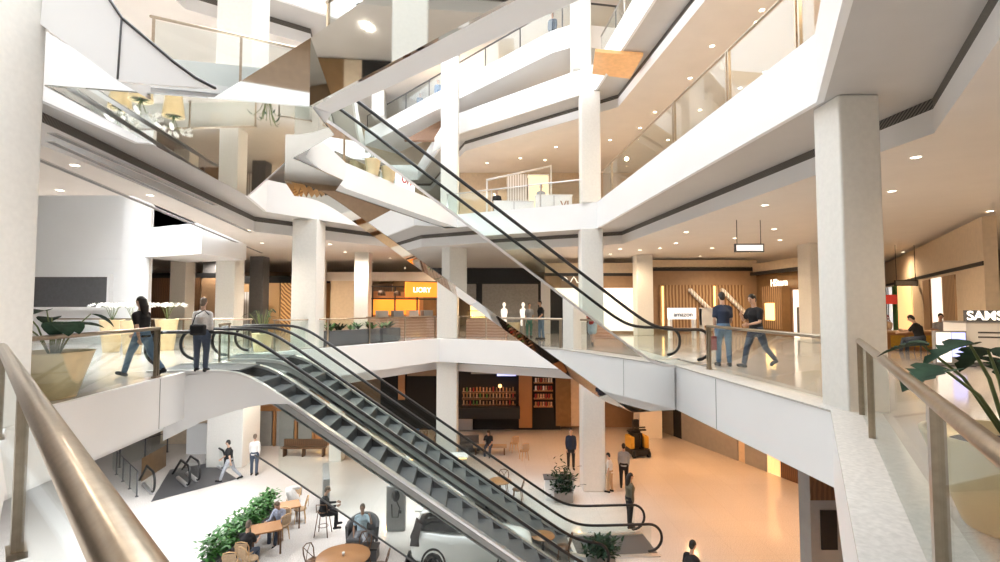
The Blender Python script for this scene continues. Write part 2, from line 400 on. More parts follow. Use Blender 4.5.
WALK = dict(hip=(26, -20), knee=(8, 24), arm=(-22, 24), elb=(14, 28), foot=(14, -28), lean=5)
WALK2 = dict(hip=(-18, 24), knee=(22, 6), arm=(20, -20), elb=(26, 12), foot=(-26, 12), lean=4)
PHONE = dict(hip=(-22, 24), knee=(24, 8), arm=(18, 30), elb=(60, 100), foot=(-28, 10), lean=4, head=14, inn=(20, 24))
SIT = dict(hip=(84, 80), knee=(82, 84), arm=(28, 24), elb=(62, 70), foot=(0, 0), lean=6, head=12, sit=.47, spread=6)
SITB = dict(hip=(88, 84), knee=(74, 82), arm=(34, 40), elb=(50, 58), foot=(0, 0), lean=14, head=20, sit=.47, spread=5)
LOUNGE = dict(hip=(82, 74), knee=(66, 74), arm=(60, 14), elb=(96, 40), foot=(0, 0), lean=-14, head=18, sit=.44, spread=9, abd=(30, 14))
# ------------------------------------------------------------------ the building
Z0, Z1, Z2, Z3, Z4 = -6.0, 0.0, 5.9, 11.8, 17.7
FAS, DROP = 1.1, 1.65
OUT = [(-24, -12), (24, -12), (24, 40), (-24, 40)]
V = [(0.0, -.42), (4.95, 7.55), (4.05, 20.5), (-2.9, 24.0), (-8.0, 16.5), (-7.0, 7.2)]
W2 = [(2.75, 3.5), (5.0, 7.75), (4.05, 20.7), (-2.9, 24.0), (-8.0, 17.0), (-7.4, 14.6), (-4.75, 11.05), (-3.0, 7.9)]
N2 = [(-6.6, -9), (1.0, -9), (1.0, 3.45), (-1.0, 4.95), (-4.45, 7.5), (-6.5, 7.05)]
RB2 = [(2.0, -10), (2.3, .6), (6.7, 7.6), (5.3, 21.6), (-2.9, 25.5), (-8.9, 18.0), (-7.5, 7.4), (-7.4, -10)]
W3 = [(5.15, -9), (5.15, 8.0), (4.05, 20.7), (-2.9, 26.8), (-6, 36), (-9.5, 36), (-7.5, 26), (-5, 15.6), (-8, 13.5), (-8, -9)]
W4 = [(5.2, -9), (5.2, 8.0), (4.1, 20.7), (.2, 24.0), (-11.0, 34.0), (-13, 33), (-8.5, 14.0), (-8.5, -9)]
LOB2 = [(-23, 12), (-8.9, 12), (-11.0, 21.4), (-23, 21.4)]
LOB3 = [(-23, 12), (-13.5, 12), (-13.5, 21.4), (-23, 21.4)]
tr = [0]
def trim(mb, m):
    tr[0] += 1; return struct('trim_%d' % tr[0], mb, m)
def column(x, y, z0, z1, w=.86, d=None, m='column', rz=0):
    b = MB(); d = d or w
    b.cbox(0, 0, (z1-z0)/2, w, d, z1-z0, 0)
    o = struct('column', b, m); o.location = (x, y, z0); o.rotation_euler = (0, 0, rz)
    md = o.modifiers.new('bev', 'BEVEL'); md.width = .03; md.segments = 2
    return o
# ---- ground floor
b = MB(); b.box(-26, 26, -14, 42, Z0-.2, Z0); struct('floor', b, 'floor0')
def level(z, voids, fm, extra_ceil_holes=(), cm='ceiling', drop=True):
    holes = [v if area(v) > 0 else v[::-1] for v in voids]
    b = MB(); b.ringslab(OUT, holes, z); b.ringslab(OUT, holes, z-.06)
    struct('floor', b, fm)
    b = MB()
    for h in holes:
        inner = offs(h, .10)
        n = len(h); vs = [(p[0], p[1], zz) for zz in (z-FAS, z) for p in h]+[(p[0], p[1], zz) for zz in (z-FAS, z+.004) for p in inner]
        fs = []
        for i in range(n):
            j = (i+1) % n
            fs += [(i, j, n+j, n+i), (i, 2*n+i, 2*n+j, j), (n+i, n+j, 3*n+j, 3*n+i), (2*n+i, 3*n+i, 3*n+j, 2*n+j)]
        b.add(vs, fs)
    trim(b, 'white')
    rings = [offs(h, 1.1) for h in holes]
    b = MB()
    for h, r in zip(holes, rings):
        n = len(h); vs = [(p[0], p[1], z-FAS) for p in offs(h, .1)]+[(p[0], p[1], z-FAS) for p in r]
        b.add(vs, [(i, n+i, n+(i+1) % n, (i+1) % n) for i in range(n)])
    dr = MB()
    if drop:
        for r in rings: dr.wallstrip(r, z-DROP, z-FAS-.17)
        trim(dr, 'wceiling')
    return holes, rings, b
def lower_ceiling(z, rings, cm, m2=None):
    b = MB(); b.ringslab(OUT, rings, z-DROP); struct('ceiling', b, cm)
    v = MB()
    for r in rings: v.wallstrip(r, z-FAS-.17, z-FAS)
    trim(v, 'vent')
# level 1 (this floor)
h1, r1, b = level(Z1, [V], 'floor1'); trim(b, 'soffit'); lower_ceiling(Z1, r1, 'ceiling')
# level 2: the main void with the near corner, and the tall lobby
H2 = [(-7.3, -9), (1.0, -9), (1.0, 3.2), (2.75, 3.5), (5.0, 7.75), (4.05, 20.7), (-2.9, 24.0), (-8.0, 17.0), (-7.4, 14.6), (-4.75, 11.05), (-4.6, 10.3), (-7.15, 9.7)]
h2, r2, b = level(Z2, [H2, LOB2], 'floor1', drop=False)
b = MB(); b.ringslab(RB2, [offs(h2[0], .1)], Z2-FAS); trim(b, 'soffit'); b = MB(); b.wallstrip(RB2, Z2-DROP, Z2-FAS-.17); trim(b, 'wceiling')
b = MB(); b.wallstrip(RB2, Z2-FAS-.17, Z2-FAS); trim(b, 'vent')
b = MB(); b.ringslab(OUT, [RB2, LOB2], Z2-DROP); struct('ceiling', b, 'ceiling')
b = MB(); b.wallstrip(LOB2, Z2-DROP, Z2); trim(b, 'white')
b = MB(); b.prism([(2.45, 3.05), (2.78, 3.45), (-2.82, 8.22), (-3.02, 7.9)], Z2-FAS, Z2-.38); trim(b, 'white')
b = MB(); b.prism([(2.42, 3.01), (2.45, 3.05), (-3.02, 7.9), (-3.05, 7.86)], Z2-FAS-.02, Z2); trim(b, 'mirrorb')
b = MB(); b.prism([(-2.82, 8.22), (-4.25, 10.75), (-4.5, 10.7), (-3.05, 8.0)], Z2-FAS, Z2-.38); trim(b, 'white')
b = MB(); b.prism([(-4.6, 10.25), (-7.1, 9.65), (-7.1, 9.8), (-4.6, 10.4)], Z2, Z2+.62); trim(b, 'white')
b = MB(); b.add([(-4.42, 7.55, Z2-FAS-.02), (-3.05, 7.86, Z2-FAS-.02), (-3.05, 7.86, Z2), (-4.42, 7.58, Z2-FAS-.02), (-3.05, 7.89, Z2-FAS-.02), (-3.05, 7.89, Z2)], [(0, 1, 2), (5, 4, 3), (0, 3, 4, 1), (1, 4, 5, 2), (2, 5, 3, 0)]); trim(b, 'mirrorb')
MS = [(-6.6, 7.1), (-4.42, 7.55), (-3.02, 7.88), (-3.1, 9.2), (-4.8, 11.0), (-7.35, 14.4)]
b = MB(); b.prism(MS, Z2-FAS-.03, Z2-FAS-.01); trim(b, 'mirrorb')
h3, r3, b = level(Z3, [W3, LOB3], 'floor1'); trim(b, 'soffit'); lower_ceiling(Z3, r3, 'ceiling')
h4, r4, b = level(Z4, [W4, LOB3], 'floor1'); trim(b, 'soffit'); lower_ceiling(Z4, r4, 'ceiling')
# the raised walkway across the far corner
WK = [(-9.9, 36.0), (2.4, 22.6), (3.4, 22.0), (5.5, 22.4), (5.5, 25.0), (3.6, 25.0), (-8.0, 38.0)]
b = MB(); b.prism(WK, 13.25, 14.3); trim(b, 'white')
# outer walls
b = MB(); b.box(-24.3, -24, -12, 40, Z0, 22); struct('wall_left', b, 'white')
b = MB(); b.box(24, 24.3, -12, 40, Z0, 22); struct('wall_right', b, 'beige')
b = MB(); b.box(-24, 24, 40, 40.3, Z0, 22); struct('wall_back', b, 'beige')
b = MB(); b.box(-24, 24, -12.3, -12, Z0, 22); struct('wall_front', b, 'brown')
# inner back walls of the galleries
b = MB(); b.box(-2.6, 24, 32, 32.2, Z2, Z3-DROP); struct('wall_far', b, 'beige')
b = MB(); b.box(13.0, 13.2, -12, 32, Z2, Z3-DROP); struct('wall_gallery', b, 'beige')
b = MB(); b.box(12.0, 12.2, 14, 32, Z3, Z4-DROP); struct('wall_upper', b, 'beige')
# ground floor walls under the galleries
b = MB(); b.box(-24, 24, 31.5, 31.7, Z0, Z1-DROP); struct('wall_ground', b, 'brown')
# the white wall of the tall lobby
lw = dep(25, 300, 20.5); rw = dep(125, 300, 20.5)
b = MB(); b.box(-24, -15.6, 21.0, 21.4, Z1, 12); b.box(-24, -15.6, 20.97, 21.0, 3.55, 3.6); struct('wall_lobby', b, 'white')
b = MB(); b.box(-15.6, -14.5, 20.6, 20.8, Z1, 12); struct('wall_pier', b, 'white')
w0, w1 = dep(25, 307, 20.9), dep(109, 277, 20.9)
b = MB(); b.box(w0.x, w1.x, 20.86, 20.99, w0.z, w1.z); wn = struct('window_1', b, 'dgrey')
b = MB()
for (xa, xb, za, zb) in ((w0.x-.12, w1.x+.12, w1.z, w1.z+.12), (w0.x-.12, w1.x+.12, w0.z-.12, w0.z), (w0.x-.12, w0.x, w0.z, w1.z), (w1.x, w1.x+.12, w0.z, w1.z)): b.box(xa, xb, 20.8, 21.0, za, zb)
b.build('window_frame', 'white', wn)
# mezzanine beam in the lobby
m0, m1, m2 = dep(140, 280, 20.3), dep(190, 300, 22.2), dep(236, 300, 21.9)
b = MB(); b.prism([(-14.6, 20.4), (-11.4, 19.0), (-11.0, 21.6), (-14.4, 23)], 3.55, 4.75); trim(b, 'white')
# columns (ground to top)
for (x, y, z0_, z1_, w_) in ((5.45, 7.76, Z1, Z2-FAS, .62), (3.85, 21.2, Z0, Z1-FAS, .92), (3.85, 21.2, Z1, Z2-FAS, .90), (3.85, 21.2, Z2, Z3-FAS, .80),
                             (-2.55, 24.6, Z0, Z1-FAS, .98), (-2.55, 24.6, Z1, Z2-FAS, .98), (-2.55, 25.2, Z2, Z4-FAS, .86),
                             (-7.25, 18.9, Z1, Z2-FAS, .92), (-6.83, 6.5, Z1, Z3-FAS, .82), (-12.1, 22.4, Z1, Z2-DROP, .85), (-16.2, 25.5, Z1, Z2-DROP, .80),
                             (-6.25, 11.9, Z2, Z3-DROP, .86), (-8.2, 33.4, 14.3, Z4-FAS, .85), (-6.9, 25.2, Z1, Z2-DROP, .72), (7.6, 26.6, Z1, Z2-DROP, .85), (3.55, 21.5, Z3, Z4-FAS, .80),
                             (8.6, 29.5, Z0, Z1-DROP, 1.3), (-12.9, 24.6, Z0, Z1-DROP, 1.7), (-8.0, 24.9, Z0, Z1-DROP, .6), (13.6, 21.6, Z1, Z2-DROP, .9), (-10.4, 29.0, Z1, Z2-DROP, .5)):
    column(x, y, z0_, z1_, w_)
for (px, d_, w_) in ((212, 29.0, .75), (259, 27.5, .75)):
    p = dep(px, 300, d_); column(p.x, p.y, Z1, Z2-DROP, w_, m='dgrey')
# stone kerb of the near edge
k0, k1 = offs(V, -.012), offs(V, .62)
for i in (0, 1):
    j = (i+1) % 6
    b = MB(); b.prism([k0[i], k0[j], k1[j], k1[i]], .0, .03); trim(b, 'kerb')

# thin panel joints in the white bands
for px, a_, c_ in ((714, V[1], V[2]), (163, V[5], V[4])):
    k = (px-500)/F; A_, C_ = Vector(a_), Vector(c_); dd = C_-A_; t_ = (k*A_.y-A_.x)/(dd.x-k*dd.y); q = A_+dd*t_; an = math.atan2(dd.y, dd.x)
    b = MB(); b.cbox(q.x, q.y, Z1-FAS/2, .009, .02, FAS-.02, an); trim(b, 'mgrey')
# ------------------------------------------------------------------ escalators
TAN = math.tan(R(35))
def escalator(name, label, o, ang, ztop, zbot, width, top=1.6, bot=2.2, side='clad', depth=1.6, sidemat='mirror', glassm='eglass', group=None, run=None, drop_near=None):
    """o: plan point of the near side where the slope leaves the upper floor; s runs downwards along ang, t across to the far side."""
    fr = FR(o, ang); H = ztop-zbot; run = run or H/TAN; tn = H/run
    def sp(x, w=.22): return x if x/w > 30 else w*math.log1p(math.exp(x/w))
    def zf(s): return ztop-tn*(sp(s)-sp(s-run))
    root = empty(name, (o[0], o[1], ztop), 0, label, 'escalator', group)
    loc = -Vector((o[0], o[1], ztop))
    S = [-top+i*(run+top+bot)/90 for i in range(91)]
    def put(nm, mb, m, parent=root): return mb.build(nm, m, parent, loc)
    def ribbon(f, t0, t1, z0f, z1f, s0, s1, n=70):
        b = MB(); ss = [s0+(s1-s0)*i/n for i in range(n+1)]; vs = []
        for s_ in ss: vs += [fr(s_, t0, z0f(s_)), fr(s_, t1, z0f(s_)), fr(s_, t1, z1f(s_)), fr(s_, t0, z1f(s_))]
        fs = [(0, 1, 2, 3), (4*n+3, 4*n+2, 4*n+1, 4*n)]
        for i in range(n):
            a = 4*i
            for k in range(4): fs.append((a+k, a+4+k, a+4+(k+1) % 4, a+(k+1) % 4))
        return b.add(vs, fs)
    for t, nm in ((0., 'near'), (width, 'far')):
        i0, i1 = (t, t+.012) if t == 0 else (t-.012, t)
        put('glass_balustrade', ribbon(None, t+.06-(.12 if t else 0), t+.072-(.12 if t else 0), lambda s: zf(s)+.03, lambda s: zf(s)+.93, -top+.25, run+bot-.25), glassm)
        g = t+.066-(.12 if t else 0)
        # handrail loop with rounded newels
        pts = []; r = .40
        for k in range(13):
            a = PI*1.5-PI*k/12; s_ = -top+.12+math.cos(a)*r; pts.append(fr(s_+.2, g, ztop+.55+math.sin(a)*r))
        n = 80
        for k in range(n+1):
            s_ = -top+.32+(run+bot+top-.64)*k/n; pts.append(fr(s_, g, zf(s_)+.95))
        for k in range(13):
            a = PI*.5-PI*k/12; s_ = run+bot-.32+math.cos(a)*r; pts.append(fr(s_, g, zbot+.55+math.sin(a)*r))
        hb = MB(); hb.tube(pts, .042, 8); put('handrail', hb, 'rubber')
        w0, w1 = (t-.02, t+.16) if t == 0 else (t-.16, t+.02)
        put('deck_trim', ribbon(None, w0, w1, lambda s: zf(s)-.04, lambda s: zf(s)+.035, -top, run+bot), 'lsteel')
        w0, w1 = (t+.12, t+.15) if t == 0 else (t-.15, t-.12)
        if side == 'clad' or t > 0: put('skirt_panel', ribbon(None, w0, w1, lambda s: zf(s)-.38, lambda s: zf(s)-.02, -.3, run+.3), 'dgrey')
    # steps
    ns = int(run/.40); sh = None
    for k in range(ns):
        s_ = (k+.5)*run/ns; z = zf(s_)-.10
        if sh is None:
            b = MB(); x = run/ns/2
            b.box(-x, x, .16, width-.16, -.03, .0, lambda a, t, z_: fr(a, t, z_)-Vector((o[0], o[1], 0)))
            b.mi = 1; b.box(x-.02, x, .16, width-.16, -H/ns-.02, -.03, lambda a, t, z_: fr(a, t, z_)-Vector((o[0], o[1], 0)))
            sh = b.mesh('step', ['step', 'riser'])
        st = bpy.data.objects.new('step', sh); COL.objects.link(st); st.parent = root; p = fr(s_, 0, 0)-Vector((o[0], o[1], 0)); st.location = (p.x, p.y, z-ztop)
    for s0, s1, zz in ((-top, -.15, ztop), (run+.15, run+bot, zbot)):
        b = MB(); b.box(s0, s1, .16, width-.16, zz-.02, zz+.015, fr); put('landing_plate', b, 'plate')
    if side == 'clad':
        for t0, t1 in ((-.015, 0.), (width, width+.015)):
            put('side_cladding', ribbon(None, t0, t1, lambda s: max(zf(s)-depth, zbot-1.1), lambda s: zf(s)-.03, -.55, run+.5), sidemat)
        put('soffit_cladding', ribbon(None, 0., width, lambda s: max(zf(s)-depth, zbot-1.1)-.01, lambda s: max(zf(s)-depth, zbot-1.1), -.55, run+.5), 'mirrorb' if sidemat == 'mirror' else sidemat)
    elif side == 'slim':
        put('truss', ribbon(None, 0.02, width-.02, lambda s: zf(s)-depth, lambda s: zf(s)-depth+.03, -.6, run+.6), 'mgrey')
        for t0, t1 in ((-.02, .02), (width-.02, width+.02)):
            put('stringer', ribbon(None, t0, t1, lambda s: zf(s)-(depth if t0 > 0 else .20), lambda s: zf(s)-.05, -.8, run+.6), 'mgrey' if t0 < 0 else 'dgrey')
    return root, fr, zf, put, ribbon, run
PHA = .07
OA = (-6.22, 12.15)
A1, frA, zfA, putA, ribA, runA = escalator('escalator', 'front escalator going down to the cafe floor, grey steps seen through its glass', OA, PHA, Z1, Z0, 1.6, 2.2, .75, 'slim', .30, group=None)
# its glass skirt, the thin trim under it and a white shape at its head imitating the white band's reflection
putA('glass_skirt', ribA(None, -.01, .0, lambda s: zfA(s)-1.72, lambda s: zfA(s)-.22, .9, runA+.3), 'eglass')
b = MB(); b.tube([frA(s_, -.01, zfA(s_)-1.72) for s_ in [x*.25+.35 for x in range(37)]], .022, 6); putA('skirt_edge', b, 'dgrey')
def a1pt(px, py):                                     # on the plane of the front escalator's near side
    r = ray(px, py); n = Vector((-math.sin(PHA), math.cos(PHA), 0)); q = Vector((OA[0], OA[1], 0))-n*.03-Vector((0, 0, CAM_H))
    t = n.dot(Vector((q.x, q.y, 0)))/n.dot(r); return Vector((r.x*t, r.y*t, CAM_H+r.z*t))
pl = [(163, 386), (190, 375), (214, 373), (236, 375), (258, 382), (280, 395), (300, 408), (290, 404), (270, 404), (250, 407), (228, 413), (201, 422), (163, 441)]
f, bk = [a1pt(*p) for p in pl], None
nrm = Vector((-math.sin(PHA), math.cos(PHA), 0))
b = MB(); vs = f+[v+nrm*.02 for v in f]; n = len(f)
tri = tessellate_polygon([[Vector((x, -y, 0)) for x, y in pl]])
b.add(vs, [tuple(t) for t in tri]+[tuple(i+n for i in t[::-1]) for t in tri]+[(i, (i+1) % n, (i+1) % n+n, i+n) for i in range(n)])
putA('head_reflection', b, 'white')
OA2 = (-6.3, 14.7)
A2, *_r = escalator('escalator', 'rear escalator down to the ground floor, dark truss, behind the cafe tables', OA2, PHA, Z1, Z0, 1.6, 2.0, 2.6, 'slim', .34, group=None)
PHB = .26
OB = (-4.1, 13.2+(-4.1-5.0)*.266)
runB = 8.14*math.sqrt(1+.266**2)
B1, frB, zfB, putB, ribB, _ = escalator('escalator', 'upper escalator with mirror clad side crossing the whole void', OB, math.atan(.266), Z2, Z1, 1.5, .9, 1.6, 'clad', 1.62, 'mirror', run=runB)
# the white clad escalator whose flank shows above the corner platform
d0 = dep(118, 81, 6.8)
D1 = empty('escalator', (d0.x, d0.y, d0.z), 0, 'white clad flank of an escalator rising steeply beside the cream column at the top corner', 'escalator')
def dpt(px, py): v = dep(px, py, 6.8); return (v.x, v.z)
pl = [dpt(*q) for q in ((48, -60), (40, 24), (118, 81), (165, 85), (215, 88), (196, 78), (174, 62), (122, 18), (70, -60))]
lc = -d0
b = MB(); b.extr(pl, lambda a, c, t: (a, t, c), 6.8, 6.86); b.build('side_cladding', 'white', D1, lc)
pk = [dpt(*q) for q in ((48, -60), (40, 24), (118, 81), (118, 60), (62, -60))]
b = MB(); b.extr(pk, lambda a, c, t: (a, t, c), 6.86, 7.45); b.build('truss', 'soffit', D1, lc)
b = MB(); b.tube([(dpt(*q)[0], 6.80, dpt(*q)[1]) for q in ((70, -60), (122, 18), (174, 62), (196, 78), (215, 88))], .022, 8); b.build('handrail', 'rubber', D1, lc)
b = MB(); b.tube([(dpt(*q)[0], 6.79, dpt(*q)[1]) for q in ((122, 19), (118, 79))], .012, 6); b.build('panel_joint', 'dgrey', D1, lc)

# ------------------------------------------------------------------ railings
def railing(label, pts, z, post_at=(), h=1.06, seg=None, hr=.035, glass='glass', post='bronze', name='glass_railing', group=None, pw=.05, double=False, g0=.06):
    pts = [Vector((p[0], p[1], 0)) for p in pts]
    L = [0]
    for a, b_ in zip(pts, pts[1:]): L.append(L[-1]+(b_-a).length)
    def pos(u):
        for i in range(len(pts)-1):
            if u <= L[i+1]+1e-6: return pts[i].lerp(pts[i+1], (u-L[i])/(L[i+1]-L[i])), math.atan2((pts[i+1]-pts[i]).y, (pts[i+1]-pts[i]).x)
        return pts[-1], math.atan2((pts[-1]-pts[-2]).y, (pts[-1]-pts[-2]).x)
    o = pts[0]; root = empty(name, (o.x, o.y, z), 0, label, 'railing', group); lc = Vector((-o.x, -o.y, -z))
    us = list(post_at)
    if seg: us = [L[-1]*i/max(1, round(L[-1]/seg)) for i in range(max(1, round(L[-1]/seg))+1)]
    for u in us:
        p, a = pos(max(.05, min(L[-1]-.05, u))); b = MB()
        if double:
            for q in (-.045, .045): b.cbox(p.x+math.cos(a)*q, p.y+math.sin(a)*q, z+h/2, .045, .06, h, a)
            b.cbox(p.x, p.y, z+.02, .20, .10, .04, a)
        else: b.cbox(p.x, p.y, z+h/2, pw, pw*.8, h, a); b.cbox(p.x, p.y, z+.012, .12, .10, .024, a)
        b.build('post', post, root, lc)
    b = MB(); b.tube([(p.x, p.y, z+h) for p in pts], hr, 10); b.build('handrail', post, root, lc)
    cuts = sorted(set([0, L[-1]]+[l for l in L]+list(us)))
    for u0, u1 in zip(cuts, cuts[1:]):
        if u1-u0 < .15: continue
        (p, a), (q, _) = pos(u0+.03), pos(u1-.03); d = (q-p); m = (p+q)/2
        b = MB(); b.cbox(m.x, m.y, z+g0+(h-g0-.06)/2, d.length, .012, h-g0-.06, math.atan2(d.y, d.x)); b.build('glass_panel', glass, root, lc)
    return root
kn = offs(V, .30)                                    # rail line of this floor
def u_at(a, b_, px):                                  # distance along a->b where the plan line crosses picture column px
    a, b_ = Vector((a[0], a[1])), Vector((b_[0], b_[1])); k = (px-500)/F; d = b_-a
    t = (k*a.y-a.x)/(d.x-k*d.y); return t*d.length
nl0, nl1 = (.08, .235), (-6.1, 6.16)
railing('bronze glass railing of the near corner ending at the cream column by the big pot', [nl0, nl1], 0, [u_at(nl0, nl1, 28), u_at(nl0, nl1, 5)-.1, .9], 1.08, None, .055, double=True)
railing('bronze glass railing on the grey stone kerb, running up to the thick cream column', [(.45, -.3), (5.22, 7.3)], 0, [u_at((.45, -.3), (5.22, 7.3), 931), u_at((.45, -.3), (5.22, 7.3), 867), u_at((.45, -.3), (5.22, 7.3), 848)], 1.08, None, .042, double=False, pw=.085)
railing('bronze glass railing beside the big cream pot and the walking pair', [(-7.15, 7.3), (-7.6, 11.2)], 0, [3.85], 1.08, None, .04, double=True)
railing('bronze glass railing between the two thick pillars where two men in black tees walk', [(5.1, 12.35), (5.3, 8.3)], 0, [.06], 1.08, None, .035, double=True)
railing('glass railing before the orange kiosk and grey planters on the far side', [(-8.1, 17.9), (-7.1, 18.4), (-3.1, 24.2)], 0, (), 1.06, 1.9, .028)
railing('glass railing in front of the black shop with lit mannequins', [(-2.0, 24.0), (3.4, 21.2)], 0, (), 1.06, 1.5, .028)
railing('short glass railing between the heads of the two down escalators', [(-7.75, 13.85), (-7.8, 14.5)], 0, (), 1.06, 1.9, .035)
railing('glass railing by the far lobby pots with white orchids', [(-17.5, 19.5), (-9.4, 19.0)], 0, (), 1.06, 2.7, .035)
railing('glass railing of the floor above, in front of the white box display', [(-2.6, 24.2), (4.0, 21.0)], Z2, (), 1.08, 2.2, .03, post='steel')
railing('long glass railing of the floor above with bronze posts, along the white band', [(4.25, 20.4), (5.18, 8.0)], Z2, [u_at((4.25, 20.4), (5.18, 8.0), 613), u_at((4.25, 20.4), (5.18, 8.0), 677), u_at((4.25, 20.4), (5.18, 8.0), 733), u_at((4.25, 20.4), (5.18, 8.0), 806)], 1.25, None, .03, double=True)
railing('glass railing along the white ledge with the orchid pots overhead', [(2.5, 3.4), (-2.85, 8.0)], Z2-.38, (), 1.05, 2.2, .03)
railing('glass railing on the corner platform under the beige gallery ceiling', [(-6.6, 9.2), (-3.9, 10.6)], Z2, (), 1.15, 1.6, .03)
railing('glass railing of the high gallery at the top', [(4.25, 20.5), (5.3, 9.0)], Z3, (), 1.08, 2.6, .03, post='steel')
railing('glass railing with black handrail on the raised walkway where two people in blue stand', [(-9.7, 35.9), (2.45, 22.7), (3.4, 22.15), (5.4, 22.5)], 14.3, (), 1.1, 2.8, .045, post='dgrey')
railing('glass railing of the top floor behind the highest white band', [(-10.8, 34.1), (.3, 24.2)], Z4, (), 1.08, 3.0, .03, post='steel')
# ------------------------------------------------------------------ things of this floor
def wallrect(mb, px0, px1, y0, y1, d, th=.1, pop=0.):
    a, c = dep(px0, y1, d), dep(px1, y0, d); mb.box(a.x, c.x, d-pop, d+th, a.z, c.z)
def panel(root, nm, m, px0, px1, y0, y1, d, th=.08, lab=None):
    b = MB(); wallrect(b, px0, px1, y0, y1, d, th)
    o = b.build(nm, m, root, -root.location); 
    if lab: o['label'] = lab
    return o
def pot(label, x, y, z, r0, r1, h, m='pot', group=None, name='plant_pot', cat='planter'):
    t = empty(name, (x, y, z), 0, label, cat, group)
    b = MB(); b.lathe([(r0*.97, 0), (r0, .02), (r0+(r1-r0)*.5, h*.5), (r1, h-.03), (r1*1.01, h), (r1*.93, h), (r1*.9, h-.08)], 32); b.build('pot', m, t)
    b = MB(); b.lathe([(r1*.9, h-.09), (r1*.5, h-.07), (.01, h-.06)], 20); b.build('soil', 'soil', t)
    return t
def leaves(t, n, z0, spread, h, L, W, m='leaf', notch=False, seed=1, stemm='stem'):
    rnd = random.Random(seed)
    for i in range(n):
        a = 2*PI*i/n+rnd.uniform(-.3, .3); rr = spread*rnd.uniform(.35, 1); hh = h*rnd.uniform(.55, 1)
        tip = Vector((math.cos(a)*rr, math.sin(a)*rr, z0+hh)); base = Vector((math.cos(a)*.06, math.sin(a)*.06, z0))
        mid = base.lerp(tip, .5)+Vector((0, 0, hh*.16))
        b = MB(); b.tube([base, mid, tip], [.016, .013, .009], 6); st = b.build('stem', stemm, t)
        b = MB(); d = Vector((math.cos(a), math.sin(a), rnd.uniform(-.5, .2))); b.leaf(tip, d, (0, 0, 1), L*rnd.uniform(.75, 1.15), W*rnd.uniform(.8, 1.1), .3, notch); b.build('leaf', m, t)
def orchid(t, z0, n=5, h=.55, seed=1, sp=.35):
    rnd = random.Random(seed)
    for i in range(6):
        a = 2*PI*i/6; b = MB(); b.leaf((0, 0, z0), (math.cos(a), math.sin(a), .5), (0, 0, 1), .34, .10, .4); b.build('leaf', 'leaf', t)
    for i in range(n):
        a = 2*PI*i/n+rnd.uniform(-.4, .4); P = [Vector((0, 0, z0)), Vector((math.cos(a)*sp*.4, math.sin(a)*sp*.4, z0+h*.7)), Vector((math.cos(a)*sp, math.sin(a)*sp, z0+h)), Vector((math.cos(a)*sp*1.5, math.sin(a)*sp*1.5, z0+h*.85))]
        b = MB(); b.tube(P, [.008]*4, 5); b.build('stem', 'stem', t)
        for k in range(5):
            c = P[2].lerp(P[3], k/4) if k > 1 else P[1].lerp(P[2], .6+.2*k); b = MB()
            for q in range(5):
                w = 2*PI*q/5; b.leaf(c, (math.cos(w), math.sin(w)*.6, math.sin(w)*.7), (math.cos(a), math.sin(a), .3), .085, .07, .2)
            b.build('flower', 'petal', t)
p = at(52, 398); t = pot('big cream pot with dark round leaves beside the thick cream column', p.x, p.y, 0, .33, .56, .80, name='potted_plant', cat='plant'); leaves(t, 11, .74, .55, .78, .42, .40, 'leaf', False, 4)
for k, (px, py, lab) in enumerate(((111, 352, 'tall cream pot of white orchids behind the railing, further from the big pot'), (132, 354, 'tall cream pot of white orchids half hidden behind the black-haired walker'), (166, 350, 'cream pot of white orchids between the walker and the woman with the bag'))):
    p = at(px, py); t = pot(lab, p.x, p.y, 0, .24, .36, 1.1, name='potted_orchid', cat='plant', group='orchid pots in the lobby'); orchid(t, 1.05, 7, .62, 10+k, .42)
p = at(262, 351); t = pot('cream pot with a thin airy plant behind the escalator newels', p.x, p.y, 0, .26, .34, .62, name='potted_plant', cat='plant'); leaves(t, 14, .58, .5, 1.0, .28, .07, 'leaf', False, 9)
# planter at the near kerb
p = Vector((3.72, 3.62, 0)); t = pot('large gold pot with drooping dark leaves behind the kerb railing', p.x, p.y, 0, .34, .56, .66, 'pot', name='potted_plant', cat='plant'); leaves(t, 9, .6, .62, .72, .40, .36, 'leaf', True, 21)
# grey planters and kiosk on the far side
FF = FR((-8.0, 16.5), math.atan2(7.5, 5.1))
for s0, s1, lab, sd in ((3.3, 5.9, 'long charcoal planter box with low green plants behind the far railing', 3), (6.05, 7.1, 'short charcoal planter box beside the slatted kiosk counter', 5)):
    o = FF(s0, .9, 0); t = empty('planter_box', o, FF.a, lab, 'planter'); L = s1-s0
    b = MB(); b.box(0, L, -.3, .3, .04, .58); b.box(.05, L-.05, -.25, .25, 0, .04); b.build('box', 'dgrey', t)
    rnd = random.Random(sd)
    for i in range(int(L*7)):
        x, y = rnd.uniform(.1, L-.1), rnd.uniform(-.2, .2); b = MB()
        for q in range(7):
            w = rnd.uniform(0, 2*PI); b.leaf((x, y, .56), (math.cos(w)*.6, math.sin(w)*.6, rnd.uniform(.5, 1.2)), (0, 0, 1), rnd.uniform(.25, .5), .10, .3)
        b.build('shrub', rnd.choice(['leaf', 'green', 'leaf']), t)
o = FF(7.0, 2.2, 0)
t = empty('cafe_kiosk', o, FF.a-.35, 'cafe kiosk with slatted counter, dark frame and glowing orange sign', 'kiosk')
b = MB(); b.box(0, 3.6, 0, .9, .0, .98); b.build('counter', 'cafe', t)
b = MB(); b.box(-.05, 3.65, -.08, .98, .98, 1.03); b.build('worktop', 'dwood', t)
for x in (.05, 1.2, 2.4, 3.55): b = MB(); b.box(x-.03, x+.03, .4, .46, 1.03, 2.5); b.build('post', 'black', t)
